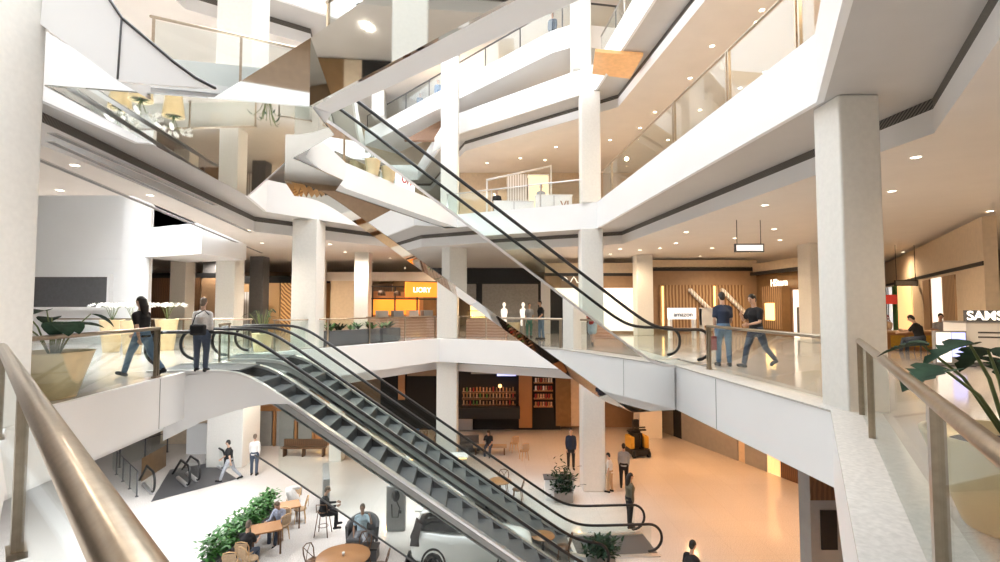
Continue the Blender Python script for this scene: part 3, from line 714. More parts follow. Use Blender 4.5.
for z in (1.9, 2.5): b = MB(); b.box(0, 3.6, .40, .46, z-.03, z+.03); b.build('beam', 'black', t)
b = MB(); b.box(1.7, 3.5, .3, .38, 2.0, 2.75); sg = b.build('sign_board', 'orange', t); text('lettering', 'LIORY', .36, 'signwhite', sg, (2.6, .29, 2.35))
b = MB(); b.box(.0, 3.6, 2.1, 2.2, .9, 2.3); b.build('back_shelf', 'wood', t)
b = MB(); b.box(.6, 3.3, 2.0, 2.08, 1.1, 1.9); b.build('lit_panel', 'orange', t)
for i in range(4): b = MB(); b.box(.25+.8*i, .75+.8*i, .15, .55, 1.03, 1.33); b.build('coffee_machine', ['steel', 'mgrey'][i % 2], t)
for x in (.5, 1.3): b = MB(); b.lathe([(.01, .28), (.16, .2), (.2, 0), (.18, 0)], 16, (x, .4, 2.05)); b.build('pendant_shade', 'dwood', t)
o = dep(466, 330, 25.3); t = empty('pastry_display', (o.x, o.y, 0), -.15, 'warm lit pastry display counter right behind the far thick column', 'counter')
b = MB(); b.box(0, 2.0, 0, .8, 0, .9); b.build('counter', 'cafe', t); b = MB(); b.box(.05, 1.95, .1, .75, .9, 1.3); b.build('glass_case', 'glass', t)
b = MB(); b.box(.1, 1.9, .6, .66, .95, 1.9); b.build('lit_shelf', 'yellowlit', t)
for z in (1.3, 1.6, 1.9): b = MB(); b.box(0, 2, .45, .8, z-.02, z+.02); b.build('shelf', 'wood', t)
# far left shops (wall plane 30 m in)
t = empty('storefront', dep(285, 320, 29.9)*1, 0, 'brown shopfront with lattice screen and lit shelves on the far left', 'shopfront'); t.location.z = 0
for px0, px1, y0, y1, m, nm in ((225, 330, 276, 283, 'black', 'lintel'), (232, 254, 284, 292, 'lwood', 'wood_header'), (233, 253, 292, 333, 'stripe', 'white_panel'), (266, 280, 283, 333, 'lwood', 'wood_panel'), (280, 294, 283, 333, 'lattice', 'lattice_screen'), (294, 330, 283, 333, 'wood', 'shelf_wall')):
    panel(t, nm, m, px0, px1, y0, y1, 29.9)
for y in (292, 301, 310): panel(t, 'shelf', 'lwood', 295, 312, y, y+1.2, 29.6, .2)
t = empty('storefront', (dep(360, 320, 29.5).x, 29.5, 0), 0, 'shopfront with dark doorway and glowing lamp beside the beige wall', 'shopfront')
for px0, px1, y0, y1, m, nm in ((322, 440, 272, 281, 'ceiling', 'fascia'), (330, 357, 281, 333, 'beige', 'beige_wall'), (356, 392, 284, 333, 'dwood', 'doorway'), (361, 372, 291, 300, 'yellowlit', 'lit_sign'), (392, 442, 281, 333, 'bronzeclad', 'back_wall')):
    panel(t, nm, m, px0, px1, y0, y1, 29.5)
t = empty('storefront', (dep(170, 320, 28.5).x, 28.5, 0), 0, 'dark brown shopfront behind the lobby pillars', 'shopfront')
for px0, px1, y0, y1, m, nm in ((150, 232, 273, 278, 'black', 'lintel'), (150, 200, 278, 334, 'dwood', 'dark_window'), (200, 232, 278, 334, 'brown', 'side_panel')):
    panel(t, nm, m, px0, px1, y0, y1, 28.5)
# far right shops (28 m in)
t = empty('storefront', (dep(615, 320, 28).x, 28, 0), 0, 'brown shopfront with one big bright white window behind the pillar', 'shopfront')
for px0, px1, y0, y1, m, nm in ((545, 640, 263, 273, 'beige', 'cornice'), (545, 640, 273, 276, 'black', 'shadow_gap'), (545, 640, 276, 334, 'brown', 'cladding')):
    panel(t, nm, m, px0, px1, y0, y1, 28)
panel(t, 'window_pane', 'paleglow', 555, 636, 288, 331, 27.9, .06); panel(t, 'display_light', 'signwhite', 600, 624, 296, 301, 27.8, .05)
b = MB(); q = dep(572, 280, 27.85); b.tube([(q.x-.5+.1*i, 27.85, q.z+.18*math.sin(i*1.3)) for i in range(10)], .035, 6); b.build('script_logo', 'paleglow', t, -t.location)
t = empty('storefront', (dep(700, 320, 28).x, 28, 0), 0, 'bronze shopfront with a long window of lit wood slats', 'shopfront')
for px0, px1, y0, y1, m, nm in ((652, 757, 260, 268, 'beige', 'cornice'), (652, 757, 267, 271, 'black', 'shadow_gap'), (650, 757, 271, 336, 'brown', 'cladding')):
    panel(t, nm, m, px0, px1, y0, y1, 28)
wp = panel(t, 'window_pane', 'curtain', 660, 744, 285, 330, 27.9, .06)
for px in (663, 715): panel(t, 'light_strip', 'yellowlit', px-.35, px+.35, 286, 330, 27.82, .04)
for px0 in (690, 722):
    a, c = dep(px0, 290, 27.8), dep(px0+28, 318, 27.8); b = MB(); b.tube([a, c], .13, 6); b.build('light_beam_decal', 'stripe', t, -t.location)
PC = FR((dep(757, 300, 28).x, 28), math.atan2(-5.2, .2))
t = empty('storefront', (PC.o.x, PC.o.y, 0), PC.a, 'dark bronze jewellery shopfront with glowing white sign and lit doorway', 'shopfront')
b = MB(); b.box(0, 5.6, 0, .3, 0, 3.25); b.build('cladding', 'bronzeclad', t); b = MB(); b.box(-.1, 5.7, -.35, .3, 3.25, 3.42); b.build('canopy', 'black', t)
b = MB(); b.box(-.1, 5.7, -.2, .3, 3.42, 3.9); b.build('cornice', 'beige', t)
b = MB(); b.box(.5, 2.3, -.03, .02, .35, 2.6); b.build('display_window', 'curtain', t); b = MB(); b.box(.9, 1.7, -.08, -.02, .8, 1.7); b.build('lit_niche', 'yellowlit', t)
b = MB(); b.box(3.3, 4.5, -.04, .02, 0, 2.35); b.build('doorway', 'paleglow', t); b = MB(); b.box(3.15, 3.3, -.1, .05, 0, 2.45); b.box(4.5, 4.65, -.1, .05, 0, 2.45); b.box(3.15, 4.65, -.1, .05, 2.35, 2.45); b.build('door_frame', 'dwood', t)
b = MB(); b.box(3.6, 4.2, -.07, -.04, .1, 1.5); b.build('door_poster', 'dgrey', t)
text('sign_lettering', 'HStern', .50, 'signwhite', t, (2.75, -.4, 2.72))
# white display stands in front
for k, (px0, px1, lab) in enumerate(((670, 696, 'white display stand with dark lettering in front of the slat window'), (702, 718, 'plain white display frame beside the lettered stand'))):
    a, c = dep(px0, 332, 24), dep(px1, 309, 24); w = c.x-a.x
    t = empty('display_stand', (a.x, 24, 0), 0, lab, 'display stand')
    for x in (0, w-.12): b = MB(); b.box(x, x+.12, 0, .3, 0, 1.42); b.build('leg', 'white', t)
    b = MB(); b.box(0, w, -.02, .32, .92 if k == 0 else .62, 1.46); pn = b.build('panel', 'whitelit' if k == 0 else 'white', t)
    if k == 0: text('lettering', 'amazon', .30, 'black', pn, (w/2, -.03, 1.14))
    b = MB(); b.box(.12, w-.12, .02, .28, .35, .5); b.build('shelf', 'beige', t)
o = at(788, 333); 
# right-hand mall
WR = FR((23.5, 30.5), math.atan2(14-30.5, 13.6-23.5))
t = empty('storefront', (23.5, 30.5, 0), WR.a, 'row of beige shopfronts with lit windows down the mall on the right', 'shopfront')
L = 19.2
b = MB(); b.box(0, L, 0, .3, 0, 4.1); b.build('cladding', 'beige', t)
b = MB(); b.box(.5, L, -.03, .0, 2.72, 2.84); b.build('shadow_gap', 'black', t)
for x0, x1, m, nm in ((.2, 2.6, 'whitelit', 'white_window'), (3.0, 4.4, 'green', 'green_doorway'), (4.8, 8.6, 'warmlit', 'lit_opening'), (11.2, 12.4, 'curtain', 'lit_window'), (12.8, 14.2, 'paleglow', 'lit_window'), (14.6, 16.2, 'curtain', 'lit_window')):
    b = MB(); b.box(x0, x1, -.05, .02, .1, 2.62); b.build(nm, m, t)
for x in (.9, 1.6): b = MB(); b.box(x, x+.15, -.09, -.04, .1, 2.6); b.build('mullion', 'dgrey', t)
b = MB(); b.cbox(4.6, -.3, 1.9, .08, .5, .5); b.build('round_sign', 'cred', t)
# phone kiosk, screen, counters
o = at(968, 366); t = empty('phone_kiosk', (o.x, o.y, 0), -.25, 'white phone kiosk with bold white lettering, cut by the picture edge', 'kiosk')
b = MB(); b.box(0, 3.2, 0, 1.0, 0, 1.12); b.build('counter', 'white', t); b = MB(); b.box(-.02, 3.22, -.02, 1.02, 1.12, 1.16); b.build('worktop', 'mgrey', t)
b = MB(); b.box(0, 3.2, .02, .1, 1.16, 1.46); sg = b.build('sign_board', 'dgrey', t); text('lettering', 'SAMSUNG', .34, 'signwhite', sg, (.02, .0, 1.31), ext=.01, align='LEFT')
b = MB(); b.box(.25, .75, -.01, 0, .86, .90); b.box(.25, 1.7, -.01, 0, .74, .78); b.build('small_print', 'dgrey', t)
b = MB(); b.box(0, 3.2, -.01, .0, .0, .1); b.build('plinth', 'dgrey', t)
o = at(936, 366); t = empty('advertising_screen', (o.x, o.y, 0), -.2, 'low lit advertising screen with white and violet panels beside the phone kiosk', 'screen')
b = MB(); b.box(0, .72, 0, .12, .05, .92); b.build('frame', 'mgrey', t); b = MB(); b.box(.03, .36, -.01, 0, .1, .88); b.build('white_panel', 'whitelit', t); b = MB(); b.box(.38, .69, -.01, 0, .25, .88); b.build('violet_panel', 'screen', t)
b = MB(); b.box(-.1, .85, -.1, .3, 0, .05); b.build('base', 'dgrey', t)
for px, w, lab in ((888, 1.2, 'wooden counter with yellow front panel under the red plants'), (912, 1.5, 'wooden counter with square panels in front of the seated people')):
    o = at(px, 350); t = empty('wooden_counter', (o.x, o.y, 0), -.1, lab, 'counter')
    b = MB(); b.box(0, w, 0, .6, 0, .62); b.build('body', 'wood', t); b = MB(); b.box(-.03, w+.03, -.03, .63, .62, .67); b.build('worktop', 'lwood', t)
    for i in (0, 1): b = MB(); b.box(.1+i*w/2, w/2-.05+i*w/2, -.02, 0, .12, .52); b.build('panel', 'yellowlit' if 0 else 'cyellow', t)
o = at(892, 352); t = pot('red leaved plant in a terracotta pot behind the thick near column', o.x, o.y+.9, 0, .25, .32, .6, 'cafe', name='potted_plant', cat='plant'); leaves(t, 14, .55, .45, .75, .3, .18, 'redbag', False, 31)
# hanging signs
for px, py, d, w, lab in ((749, 248, 15.5, .9, 'white hanging direction sign under the ceiling beyond the void'), (906, 283, 22.0, 1.0, 'dark framed hanging sign down the mall')):
    p = dep(px, py, d); t = empty('hanging_sign', (p.x, p.y, p.z), 0, lab, 'sign')
    b = MB(); b.box(-w/2, w/2, -.04, .04, -.13, .13); b.build('frame', 'dgrey', t); b = MB(); b.box(-w/2+.04, w/2-.04, -.05, .05, -.09, .09); b.build('panel', 'whitelit' if d < 20 else 'mgrey', t)
    for x in (-w/2+.08, w/2-.08): b = MB(); b.tube([(x, 0, .13), (x, 0, Z2-DROP-p.z)], .012, 6); b.build('rod', 'dgrey', t)
p = at(816, 331); t = empty('information_pillar', (p.x, p.y, 0), 0, 'tall grey information pillar with black screen behind the thick near column', 'screen')
b = MB(); b.box(-.55, .55, 0, .35, 0, 3.9); b.build('body', 'beige', t); b = MB(); b.box(-.35, .6, -.04, 0, .9, 2.3); b.build('screen', 'black', t); b = MB(); b.box(-.6, -.45, -.06, .3, 0, 4.0); b.build('edge_strip', 'steel', t)

# ------------------------------------------------------------------ people of this floor
p = at(141, 376); person('person', 'long-haired person in black top walking past the white orchids', p, 80, WALK, 'cblack', 'cjean', long_hair=True, sleeve='short', h=1.78)
p = at(201, 371.5); person('person', 'grey-haired woman in white shirt with black shoulder bag at the escalator head', p, 12, STAND, 'cwhite', 'cjeand', hair='ghair', sleeve='long', h=1.70)
b = MB(); b.cbox(0, 0, .15, .36, .14, .26); bg_ = empty('handbag', (p.x+.02, p.y-.20, .86), 0, 'black shoulder bag on the back of the woman in white', 'bag'); bm_ = b.build('bag_body', 'cblack', bg_); mo = bm_.modifiers.new('b', 'BEVEL'); mo.width = .05; mo.segments = 3
b = MB(); b.tube([(-.14, .0, .27), (-.08, .02, .5), (.08, .1, .62), (.14, .2, .5)], .012, 6); b.build('strap', 'cblack', bg_)
p = at(724, 366); P3 = person('person', 'man in black tee and blue jeans seen from behind, red bag at his side', p, -8, STAND2, 'cnavy', 'cjean', h=1.86)
b = MB(); t = empty('shopping_bag', (p.x-.33, p.y-.02, .42), 0, 'red bag carried by the man in blue jeans', 'bag'); b.box(-.12, .12, -.06, .06, 0, .36); b.build('bag_body', 'redbag', t)
b = MB(); b.tube([(-.07, 0, .36), (-.05, 0, .50), (.05, 0, .50), (.07, 0, .36)], .01, 6); b.build('bag_handle', 'redbag', t)
p = at(757, 367.5); person('person', 'man in black tee and dark jeans walking while looking at his phone', p, 112, PHONE, 'cblack', 'cjeand', h=1.86)
for k, (px, py, fc, top, lab) in enumerate(((921, 352, 30, 'cblack', 'seated person in black leaning over, beside the square-panelled counter'), (941, 349, 150, 'cgrey', 'seated person in grey top facing the seated one in black'), (957, 350, 70, 'cnavy', 'seated person in navy nearest the phone kiosk'), (888, 347, 120, 'ctan', 'seated person in tan by the red plants'))):
    p = at(px, py); person('person', lab, p, fc, SITB if k != 1 else SIT, top, 'cjeand', h=1.72, group=None)
    t = empty('stool', (p.x, p.y, 0), 0, ['dark stool under the person in black at the mall', 'dark stool under the person in grey at the mall', 'dark stool under the person in navy at the mall', 'dark stool under the person in tan at the mall'][k], 'stool')
    b = MB(); b.lathe([(.17, .0), (.18, .04), (.16, .05)], 18, (0, 0, .33)); b.build('seat', 'black', t)
    for q in range(4): b = MB(); a = PI/4+q*PI/2; b.tube([(math.cos(a)*.13, math.sin(a)*.13, .33), (math.cos(a)*.18, math.sin(a)*.18, .01)], .014, 6); b.build('leg', 'dgrey', t)

# ------------------------------------------------------------------ the near right mall, which the mirror clad escalator shows
BN = Vector((-math.sin(frB.a), math.cos(frB.a), 0)); BO = Vector((OB[0], OB[1], 0))
def mir(p): p = Vector(p); k = (Vector((p.x, p.y, 0))-BO).dot(BN); return p-BN*(2*k)
def mfr(x, y, z): return mir((x, y, z))
o = mir((1.0, 28.5, 0)); t = empty('storefront', o, 0, 'black shopfront with two lit mannequin windows, mirrored in the escalator side', 'shopfront'); lc = -o
def mpanel(nm, m, px0, px1, y0, y1, d, th=.1):
    a, c = dep(px0, y1, d), dep(px1, y0, d); b = MB(); b.box(a.x, c.x, d, d+th, max(a.z, 0), c.z, mfr); return b.build(nm, m, t, lc)
mpanel('fascia', 'black', 425, 600, 268, 283, 28.5); mpanel('cladding', 'black', 425, 600, 283, 336, 28.6)
mpanel('display_window', 'stonegrey', 482, 538, 284, 334, 28.4); mpanel('display_window', 'stonegrey', 440, 476, 284, 334, 28.4)
mpanel('white_jamb', 'white', 541, 550, 277, 334, 28.3)
for px in (504, 523):
    q = dep(px, 330, 27.6); q = mir((q.x, q.y, .45)); mn = empty('mannequin', q, 0, 'pale lit mannequin in the black shop window, ' + ('the nearer the pillar' if px == 504 else 'the nearer the white jamb'), 'mannequin')
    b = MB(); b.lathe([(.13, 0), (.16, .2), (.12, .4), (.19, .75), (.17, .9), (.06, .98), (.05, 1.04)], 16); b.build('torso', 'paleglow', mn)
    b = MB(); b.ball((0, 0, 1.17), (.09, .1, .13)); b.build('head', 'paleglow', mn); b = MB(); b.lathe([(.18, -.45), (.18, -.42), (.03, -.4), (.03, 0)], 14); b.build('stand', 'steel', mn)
for k, (px, py, fc, top, bot, lab, hh, ps) in enumerate(((568, 347, 100, 'cblack', 'cjean', 'person in black and jeans by the rail, mirrored in the escalator side', 1.75, STAND2), (590, 349, 60, 'cred', 'clight', 'person in red hood and pale blue skirt, mirrored in the escalator side', 1.65, WALK2), (553, 345, 20, 'cgrey', 'cgreen', 'person in grey top with a camera, mirrored in the escalator side', 1.62, STAND))):
    q_ = dep((541, 592, 529)[k], 330, (23.5, 20.5, 25.0)[k]); p = mir((q_.x, q_.y, 0)); print('MIRPERSON', px, p.x, p.y); person('person', lab, p, fc, ps, top, bot, h=hh, skirt=(k == 1))
q_ = dep(513, 330, 24.5); p = mir((q_.x, q_.y, 0)); pot('cream pot with small green plant, mirrored in the escalator side', p.x, p.y, 0, .28, .36, .75)
q_ = dep(606, 330, 24.0); p = mir((q_.x, q_.y, 0)); t = empty('planter_box', (p.x, p.y, 0), .4, 'terracotta planter box with dark shrub, mirrored in the escalator side', 'planter'); b = MB(); b.box(-.7, .7, -.3, .3, 0, .8); b.build('box', 'cafe', t)
for i in range(9):
    b = MB()
    for q in range(8): a = random.uniform(0, 6.3); b.leaf((-.6+.15*i, 0, .78), (math.cos(a)*.7, math.sin(a)*.7, random.uniform(.4, 1.2)), (0, 0, 1), .4, .12, .3)
    b.build('shrub', 'leaf', t)
mc = mir((-2.15, 23.4, 0)); column(mc.x, mc.y, Z1, Z2-FAS, .9)
# pots on the overhead ledge and the red lettered sign
for k, (sx, lab) in enumerate(((.80, 'cream pot with white orchids on the overhead ledge, next to the escalator head'), (.68, 'cream pot with white orchids on the overhead ledge, next to the red lettered sign'))):
    x, y = 2.75+(-2.85-2.75)*sx-.05, 3.5+(8.22-3.5)*sx-.12
    t = pot(lab, x, y, Z2-.38, .17, .24, .50, name='potted_orchid', cat='plant'); orchid(t, .46, 6, .5, 40+k, .3)
x, y = 2.75-5.6*.55, 3.5+4.72*.55
t = empty('lettered_sign', (x-.02, y-.1, Z2-.38), math.atan2(4.72, -5.6), 'white sign with red letters on the overhead ledge', 'sign')
b = MB(); b.box(-.55, .55, -.05, .05, .0, .55); b.build('board', 'whitelit', t); text('lettering', 'HO', .42, 'cred', t, (0, -.06, .30), (PI/2, 0, 0)); text('lettering', 'HO', .42, 'cred', t, (0, .06, .30), (PI/2, 0, PI))
# ------------------------------------------------------------------ the ground floor
ZG = Z0
def gat(px, py): return at(px, py, ZG)
# shops along the back
t = empty('storefront', (dep(465, 420, 30.6).x, 30.6, ZG), 0, 'dark restaurant front with long bar under the far thick column', 'shopfront')
def gp(nm, m, px0, px1, y0, y1, d=30.6, th=.1, tt=None):
    tt = tt or t; b = MB(); a, c = dep(px0, y1, d), dep(px1, y0, d); b.box(a.x, c.x, d, d+th, max(a.z, ZG), c.z); return b.build(nm, m, tt, -tt.location)
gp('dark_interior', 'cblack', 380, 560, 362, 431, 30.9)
for px0, px1, y0, y1, m, nm in ((398, 405, 362, 400, 'wood', 'pillar'), (519, 532, 366, 428, 'wood', 'pillar'), (407, 440, 366, 376, 'brown', 'ceiling_panel'), (471, 520, 366, 374, 'mgrey', 'ceiling_panel'), (556, 571, 364, 426, 'bronzeclad', 'wall_panel'), (571, 579, 364, 426, 'beige', 'wall_panel')):
    gp(nm, m, px0, px1, y0, y1)
gp('lit_sign', 'screen', 497, 516, 371, 376, 30.3)
rnd = random.Random(12)
for row, y in enumerate((391, 397, 404)):
    gp('bottle_shelf', 'dwood', 462, 516, y+1, y+3, 30.2, .3)
    for i in range(16):
        px = 463+i*3.3; gp('bottle', rnd.choice(['bronzeclad', 'cafe', 'redbag', 'ctan', 'green', 'wood']), px, px+1.3, y-2.6-rnd.random()*1.5, y+1, 30.0, .06)
for y in (380, 388, 396, 404):
    gp('lit_shelf', 'wood', 534, 553, y+2.4, y+3.6, 30.3, .2)
    for i in range(7): gp('bottle', rnd.choice(['wood', 'redbag', 'cafe', 'cwhite']), 535+i*2.6, 536.6+i*2.6, y-2, y+2.4, 30.1, .06)
gp('bar_counter', 'black', 458, 520, 408, 419, 29.4, .6)
for px in (441, 446, 500): 
    q = dep(px, 386, 29); b = MB(); b.ball((q.x, q.y, q.z), .11); b.build('glowing_lamp', 'yellowlit', t, -t.location)
for k, (px, py, w, m, lab) in enumerate(((487, 429, 1.6, 'wood', 'low wooden crate counter in front of the dark bar, the wider one'), (508, 428, 1.1, 'lwood', 'low pale wooden crate counter beside the brown bar pillar'), (465, 431, .9, 'cgrey', 'grey draped box in front of the dark bar'))):
    o = gat(px, py); e = empty('counter', o, 0, lab, 'counter'); b = MB(); b.box(-w/2, w/2, 0, .6, .05, .95); b.build('body', m, e); b = MB(); b.box(-w/2-.04, w/2+.04, -.04, .64, .95, 1.0); b.build('worktop', 'dwood', e)
t = empty('storefront', (dep(290, 430, 27.5).x, 27.5, ZG), 0, 'wooden framed shopfront with glass doors under the left gallery', 'shopfront')
gp('wall', 'wood', 256, 345, 395, 447, 27.5)
gp('white_wall', 'beige', 160, 256, 385, 450, 27.8)
for px0, px1 in ((258, 272), (276, 294), (298, 312)): gp('glass_door', 'mgrey', px0, px1, 411, 446, 27.4); 
for px in (257, 274, 296, 313): gp('door_post', 'wood', px-1.2, px+1.2, 408, 447, 27.3)
gp('header', 'wood', 256, 316, 406, 411, 27.3)
gp('lit_shelf', 'yellowlit', 317, 327, 426, 427, 27.3); gp('lit_shelf', 'yellowlit', 317, 327, 433, 434, 27.3); gp('lit_shelf', 'yellowlit', 317, 327, 440, 441, 27.3)
o = gat(304, 456); e = empty('bench', o, 0, 'long dark wooden bench before the wooden framed shop', 'bench'); b = MB(); b.box(-1.1, 1.1, -.2, .2, .40, .46); b.build('seat', 'dwood', e); b = MB(); b.box(-1.1, 1.1, .18, .22, .46, .8); b.build('backrest', 'dwood', e)
for x in (-1, -.05, .95): b = MB(); b.box(x, x+.06, -.18, .2, 0, .40); b.build('leg', 'dwood', e)
# right-hand ground floor shops
GR = FR((9.6, 31.0), math.atan2(-10.1, 3.4)); gl = math.hypot(10.1, 3.4)
def gs(px): return u_at((9.6, 31.0), (13.0, 20.9), px)
t = empty('storefront', (9.6, 31.0, ZG), GR.a, 'ground floor shopfronts under the white band on the right, clothes hung in one', 'shopfront')
b = MB(); b.box(-3, gl+6, 0, .3, 0, 4.3); b.build('cladding', 'beige', t)
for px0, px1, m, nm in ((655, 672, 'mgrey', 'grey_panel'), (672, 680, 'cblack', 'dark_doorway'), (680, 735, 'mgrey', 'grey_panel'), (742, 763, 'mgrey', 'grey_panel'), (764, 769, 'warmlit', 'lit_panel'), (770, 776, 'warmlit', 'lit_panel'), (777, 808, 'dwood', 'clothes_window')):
    b = MB(); b.box(gs(px0), gs(px1), -.06, .0, 0, 2.9); b.build(nm, m, t)
s0, s1 = gs(778), gs(807)
for i in range(22):
    x = s0+(s1-s0)*i/22; b = MB(); b.box(x, x+.07, -.45, -.12, .9, 1.75+.1*math.sin(i)); b.build('hung_garment', rnd.choice(['cred', 'cwhite', 'cblack', 'ctan', 'cgrey', 'cplaid']), t)
b = MB(); b.tube([(s0, -.3, 1.85), (s1, -.3, 1.85)], .02, 6); b.build('clothes_rail', 'steel', t)
p = dep(822, 500, 10.6); e = empty('information_pillar', (p.x, p.y, ZG), 0, 'grey pillar with black screen below the kerb corner on the ground floor', 'screen')
b = MB(); b.box(-.25, .5, 0, .4, 0, 4.3); b.build('body', 'mgrey', e); b = MB(); b.box(-.05, .28, -.03, 0, 2.55, 3.35); b.build('screen', 'black', e); b = MB(); b.box(-.25, .5, -.02, .0, 3.55, 4.3); b.build('top_panel', 'dwood', e)

# escalators to the basement
pit = [gat(151, 502), gat(237, 479), gat(212, 463), gat(170, 470)]
e = empty('escalator', gat(190, 482), 0, 'heads of the basement escalators on a dark landing plate, left below', 'escalator'); lc = -e.location
b = MB(); b.prism(pit, ZG+.004, ZG+.02); b.build('landing_plate', 'plate', e, lc)
dp = (gat(170, 458)-gat(195, 478)); dp.z = 0; dp.normalize()
for px, py in ((152, 494), (187, 487), (197, 482), (222, 470)):
    q = gat(px, py); pts = []
    for k in range(11): a = -PI/2+PI*k/10; pts.append(q-dp*(math.cos(a)*.38)+Vector((0, 0, .5+.40*math.sin(a))))
    pts += [q+dp*1.0+Vector((0, 0, .9)), q+dp*3.4+Vector((0, 0, -.8))]
    b = MB(); b.tube(pts, .045, 8); b.build('handrail', 'rubber', e, lc)
    b = MB(); b.add([q+Vector((0, 0, .02)), q+dp*1.0+Vector((0, 0, .02)), q+dp*2.4+Vector((0, 0, .02)), q+dp*1.0+Vector((0, 0, .85)), q+Vector((0, 0, .85))], [(0, 1, 2, 3, 4)]); b.build('glass_balustrade', 'eglass', e, lc)
    b = MB(); b.tube([q+Vector((0, 0, .06)), q+dp*1.4+Vector((0, 0, .06))], .08, 8); b.build('skirt', 'lsteel', e, lc)
q0, q1 = gat(141, 482), gat(166, 466)
b = MB(); b.wallstrip([(q0.x, q0.y), (q1.x, q1.y)], ZG, ZG+1.0, False); o_ = b.build('orange_panel', 'bronzeclad', e, lc)
railing('glass corner railing around the basement escalator opening', [gat(137, 497), gat(112, 470), gat(168, 452)], ZG, (), 1.0, 1.2, .02, post='dgrey')
e = empty('stair_wall', gat(200, 462), 0, 'sloping white wall beyond the basement escalators', 'wall panel'); lc = -e.location
a, c = gat(165, 464), gat(228, 463); b = MB(); b.extr([(a.x, ZG), (c.x, ZG), (c.x, ZG+1.6), (a.x, ZG+1.5)], lambda x, z, tt: (x, tt, z), a.y+1.6, a.y+1.75); b.build('panel', 'white', e, lc)

# ------------------------------------------------------------------ cafe furniture
def chair_proto(label, style):
    e = empty('cafe_chair', (0, 0, 0), 0, label, 'chair')
    m, sm = ('dwood', 'dwood') if style == 'bent' else ('lwood', 'ctan')
    b = MB(); b.lathe([(.01, 0), (.2, 0), (.215, .02), (.2, .045), (.01, .05)], 20, (0, 0, .43)); b.build('seat', sm, e)
    for x, y in ((-.15, .15), (.15, .15), (-.15, -.15), (.15, -.15)): b = MB(); b.tube([(x*.9, y*.9, .44), (x*1.2, y*1.2, .012)], [.018, .014], 7); b.build('leg', m, e)
    b = MB(); b.tube([(-.17, -.14, .45), (-.20, -.2, .70), (-.16, -.25, .84), (0, -.275, .88), (.16, -.25, .84), (.20, -.2, .70), (.17, -.14, .45)], .017, 8); b.build('back_frame', m, e)
    if style == 'bent':
        for s in (-1, 1): b = MB(); b.tube([(s*.15, -.15, .46), (0, -.24, .66), (-s*.14, -.26, .84)], .011, 6); b.build('back_slat', m, e)
    else:
        b = MB(); b.box(-.17, .17, -.27, -.25, .56, .82); b.build('back_panel', sm, e)
    return e
def table(label, p, r, h=.75, m='wood', shape='round', w=.8, l=.8, rz=0):
    e = empty('cafe_table', p, rz, label, 'table')
    b = MB()
    if shape == 'round': b.lathe([(.01, -.035), (r-.02, -.035), (r, -.018), (r-.01, 0), (.01, 0)], 36, (0, 0, h))
    else: b.box(-w/2, w/2, -l/2, l/2, h-.04, h)
    b.build('tabletop', m, e)
    if shape == 'round':
        b = MB(); b.tube([(0, 0, h-.04), (0, 0, .04)], .04, 10); b.build('pedestal', 'black', e); b = MB(); b.lathe([(.01, .0), (.28, 0), (.27, .02), (.05, .04)], 24); b.build('base', 'black', e)
    else:
        for x in (-1, 1):
            for y in (-1, 1): b = MB(); b.box(x*(w/2-.05)-.025, x*(w/2-.05)+.025, y*(l/2-.05)-.025, y*(l/2-.05)+.025, 0, h-.04); b.build('leg', 'dwood', e)
    return e
first = {}
def chair(px, py, rz, label, style='bent', off=(0, 0)):
    p = gat(px, py)
    if style not in first: c = first[style] = chair_proto(label, style)
    else: c = copy_tree(first[style]); c['label'] = label
    c.location = (p.x+off[0], p.y+off[1], ZG); c.rotation_euler = (0, 0, R(rz)); return c
T = gat(343, 584); table('big round orange-brown wood table nearest the picture bottom', T, .72)
b = MB(); b.lathe([(.035, 0), (.04, .1), (.01, .1)], 14); e = empty('cup', (T.x, T.y, ZG+.75), 0, 'small white cup on the big round table', 'cup'); b.build('cup_body', 'cwhite', e)
for a, lab in ((160, 'bentwood chair on the planter side of the big round table'), (75, 'bentwood chair behind the big round table'), (5, 'bentwood chair at the escalator side of the big round table')):
    c = chair(343, 584, a+90, lab, 'bent', (math.cos(R(a))*.98, math.sin(R(a))*.98))
TB = gat(266, 552); table('square orange-brown table where two seated people face each other', TB, 0, .75, 'wood', 'sq', .85, .75, .5)
TC = gat(287, 527); table('square orange-brown table behind the man in plaid by the hedge', TC, 0, .75, 'wood', 'sq', .8, .7, .5)
pp = gat(268, 545); person('person', 'seated person in pale plaid shirt eating by the hedge', (TB.x+.05, TB.y+.95, ZG), 170, SITB, 'cplaid', 'cjeand', hair='ghair', sleeve='long')
chair(268, 545, 170, 'wooden chair under the person in plaid', 'tan', (0, 0)).location = (TB.x+.05, TB.y+.95, ZG)
person('person', 'seated person in black top with back to the big round table', (TB.x-.15, TB.y-.95, ZG), 0, SIT, 'cblack', 'cjeand', hair='ghair', sleeve='short')
chair(250, 560, 0, 'wooden chair under the person in black top', 'tan').location = (TB.x-.15, TB.y-.98, ZG)
chair(250, 575, -30, 'tan chair at the picture bottom beside the hedge', 'tan'); chair(232, 580, 10, 'tan chair half cut by the picture bottom', 'tan')
chair(300, 522, 110, 'tan chair beside the table with the white coat', 'tan'); chair(292, 512, 150, 'tan chair with the white coat hung over it', 'tan'); chair(281, 540, 60, 'tan chair tucked between the two square tables', 'tan')
q = gat(292, 512); e = empty('coat', (q.x, q.y, ZG+.5), .5, 'white coat hung over a tan chair by the hedge', 'coat'); b = MB(); b.tube([(-.2, -.2, .42), (0, -.26, .46), (.2, -.2, .42)], .07, 8); b.tube([(-.12, -.25, .36), (0, -.28, .1), (.1, -.26, -.1)], [.16, .2, .17], 10); b.build('coat_body', 'cwhite', e)
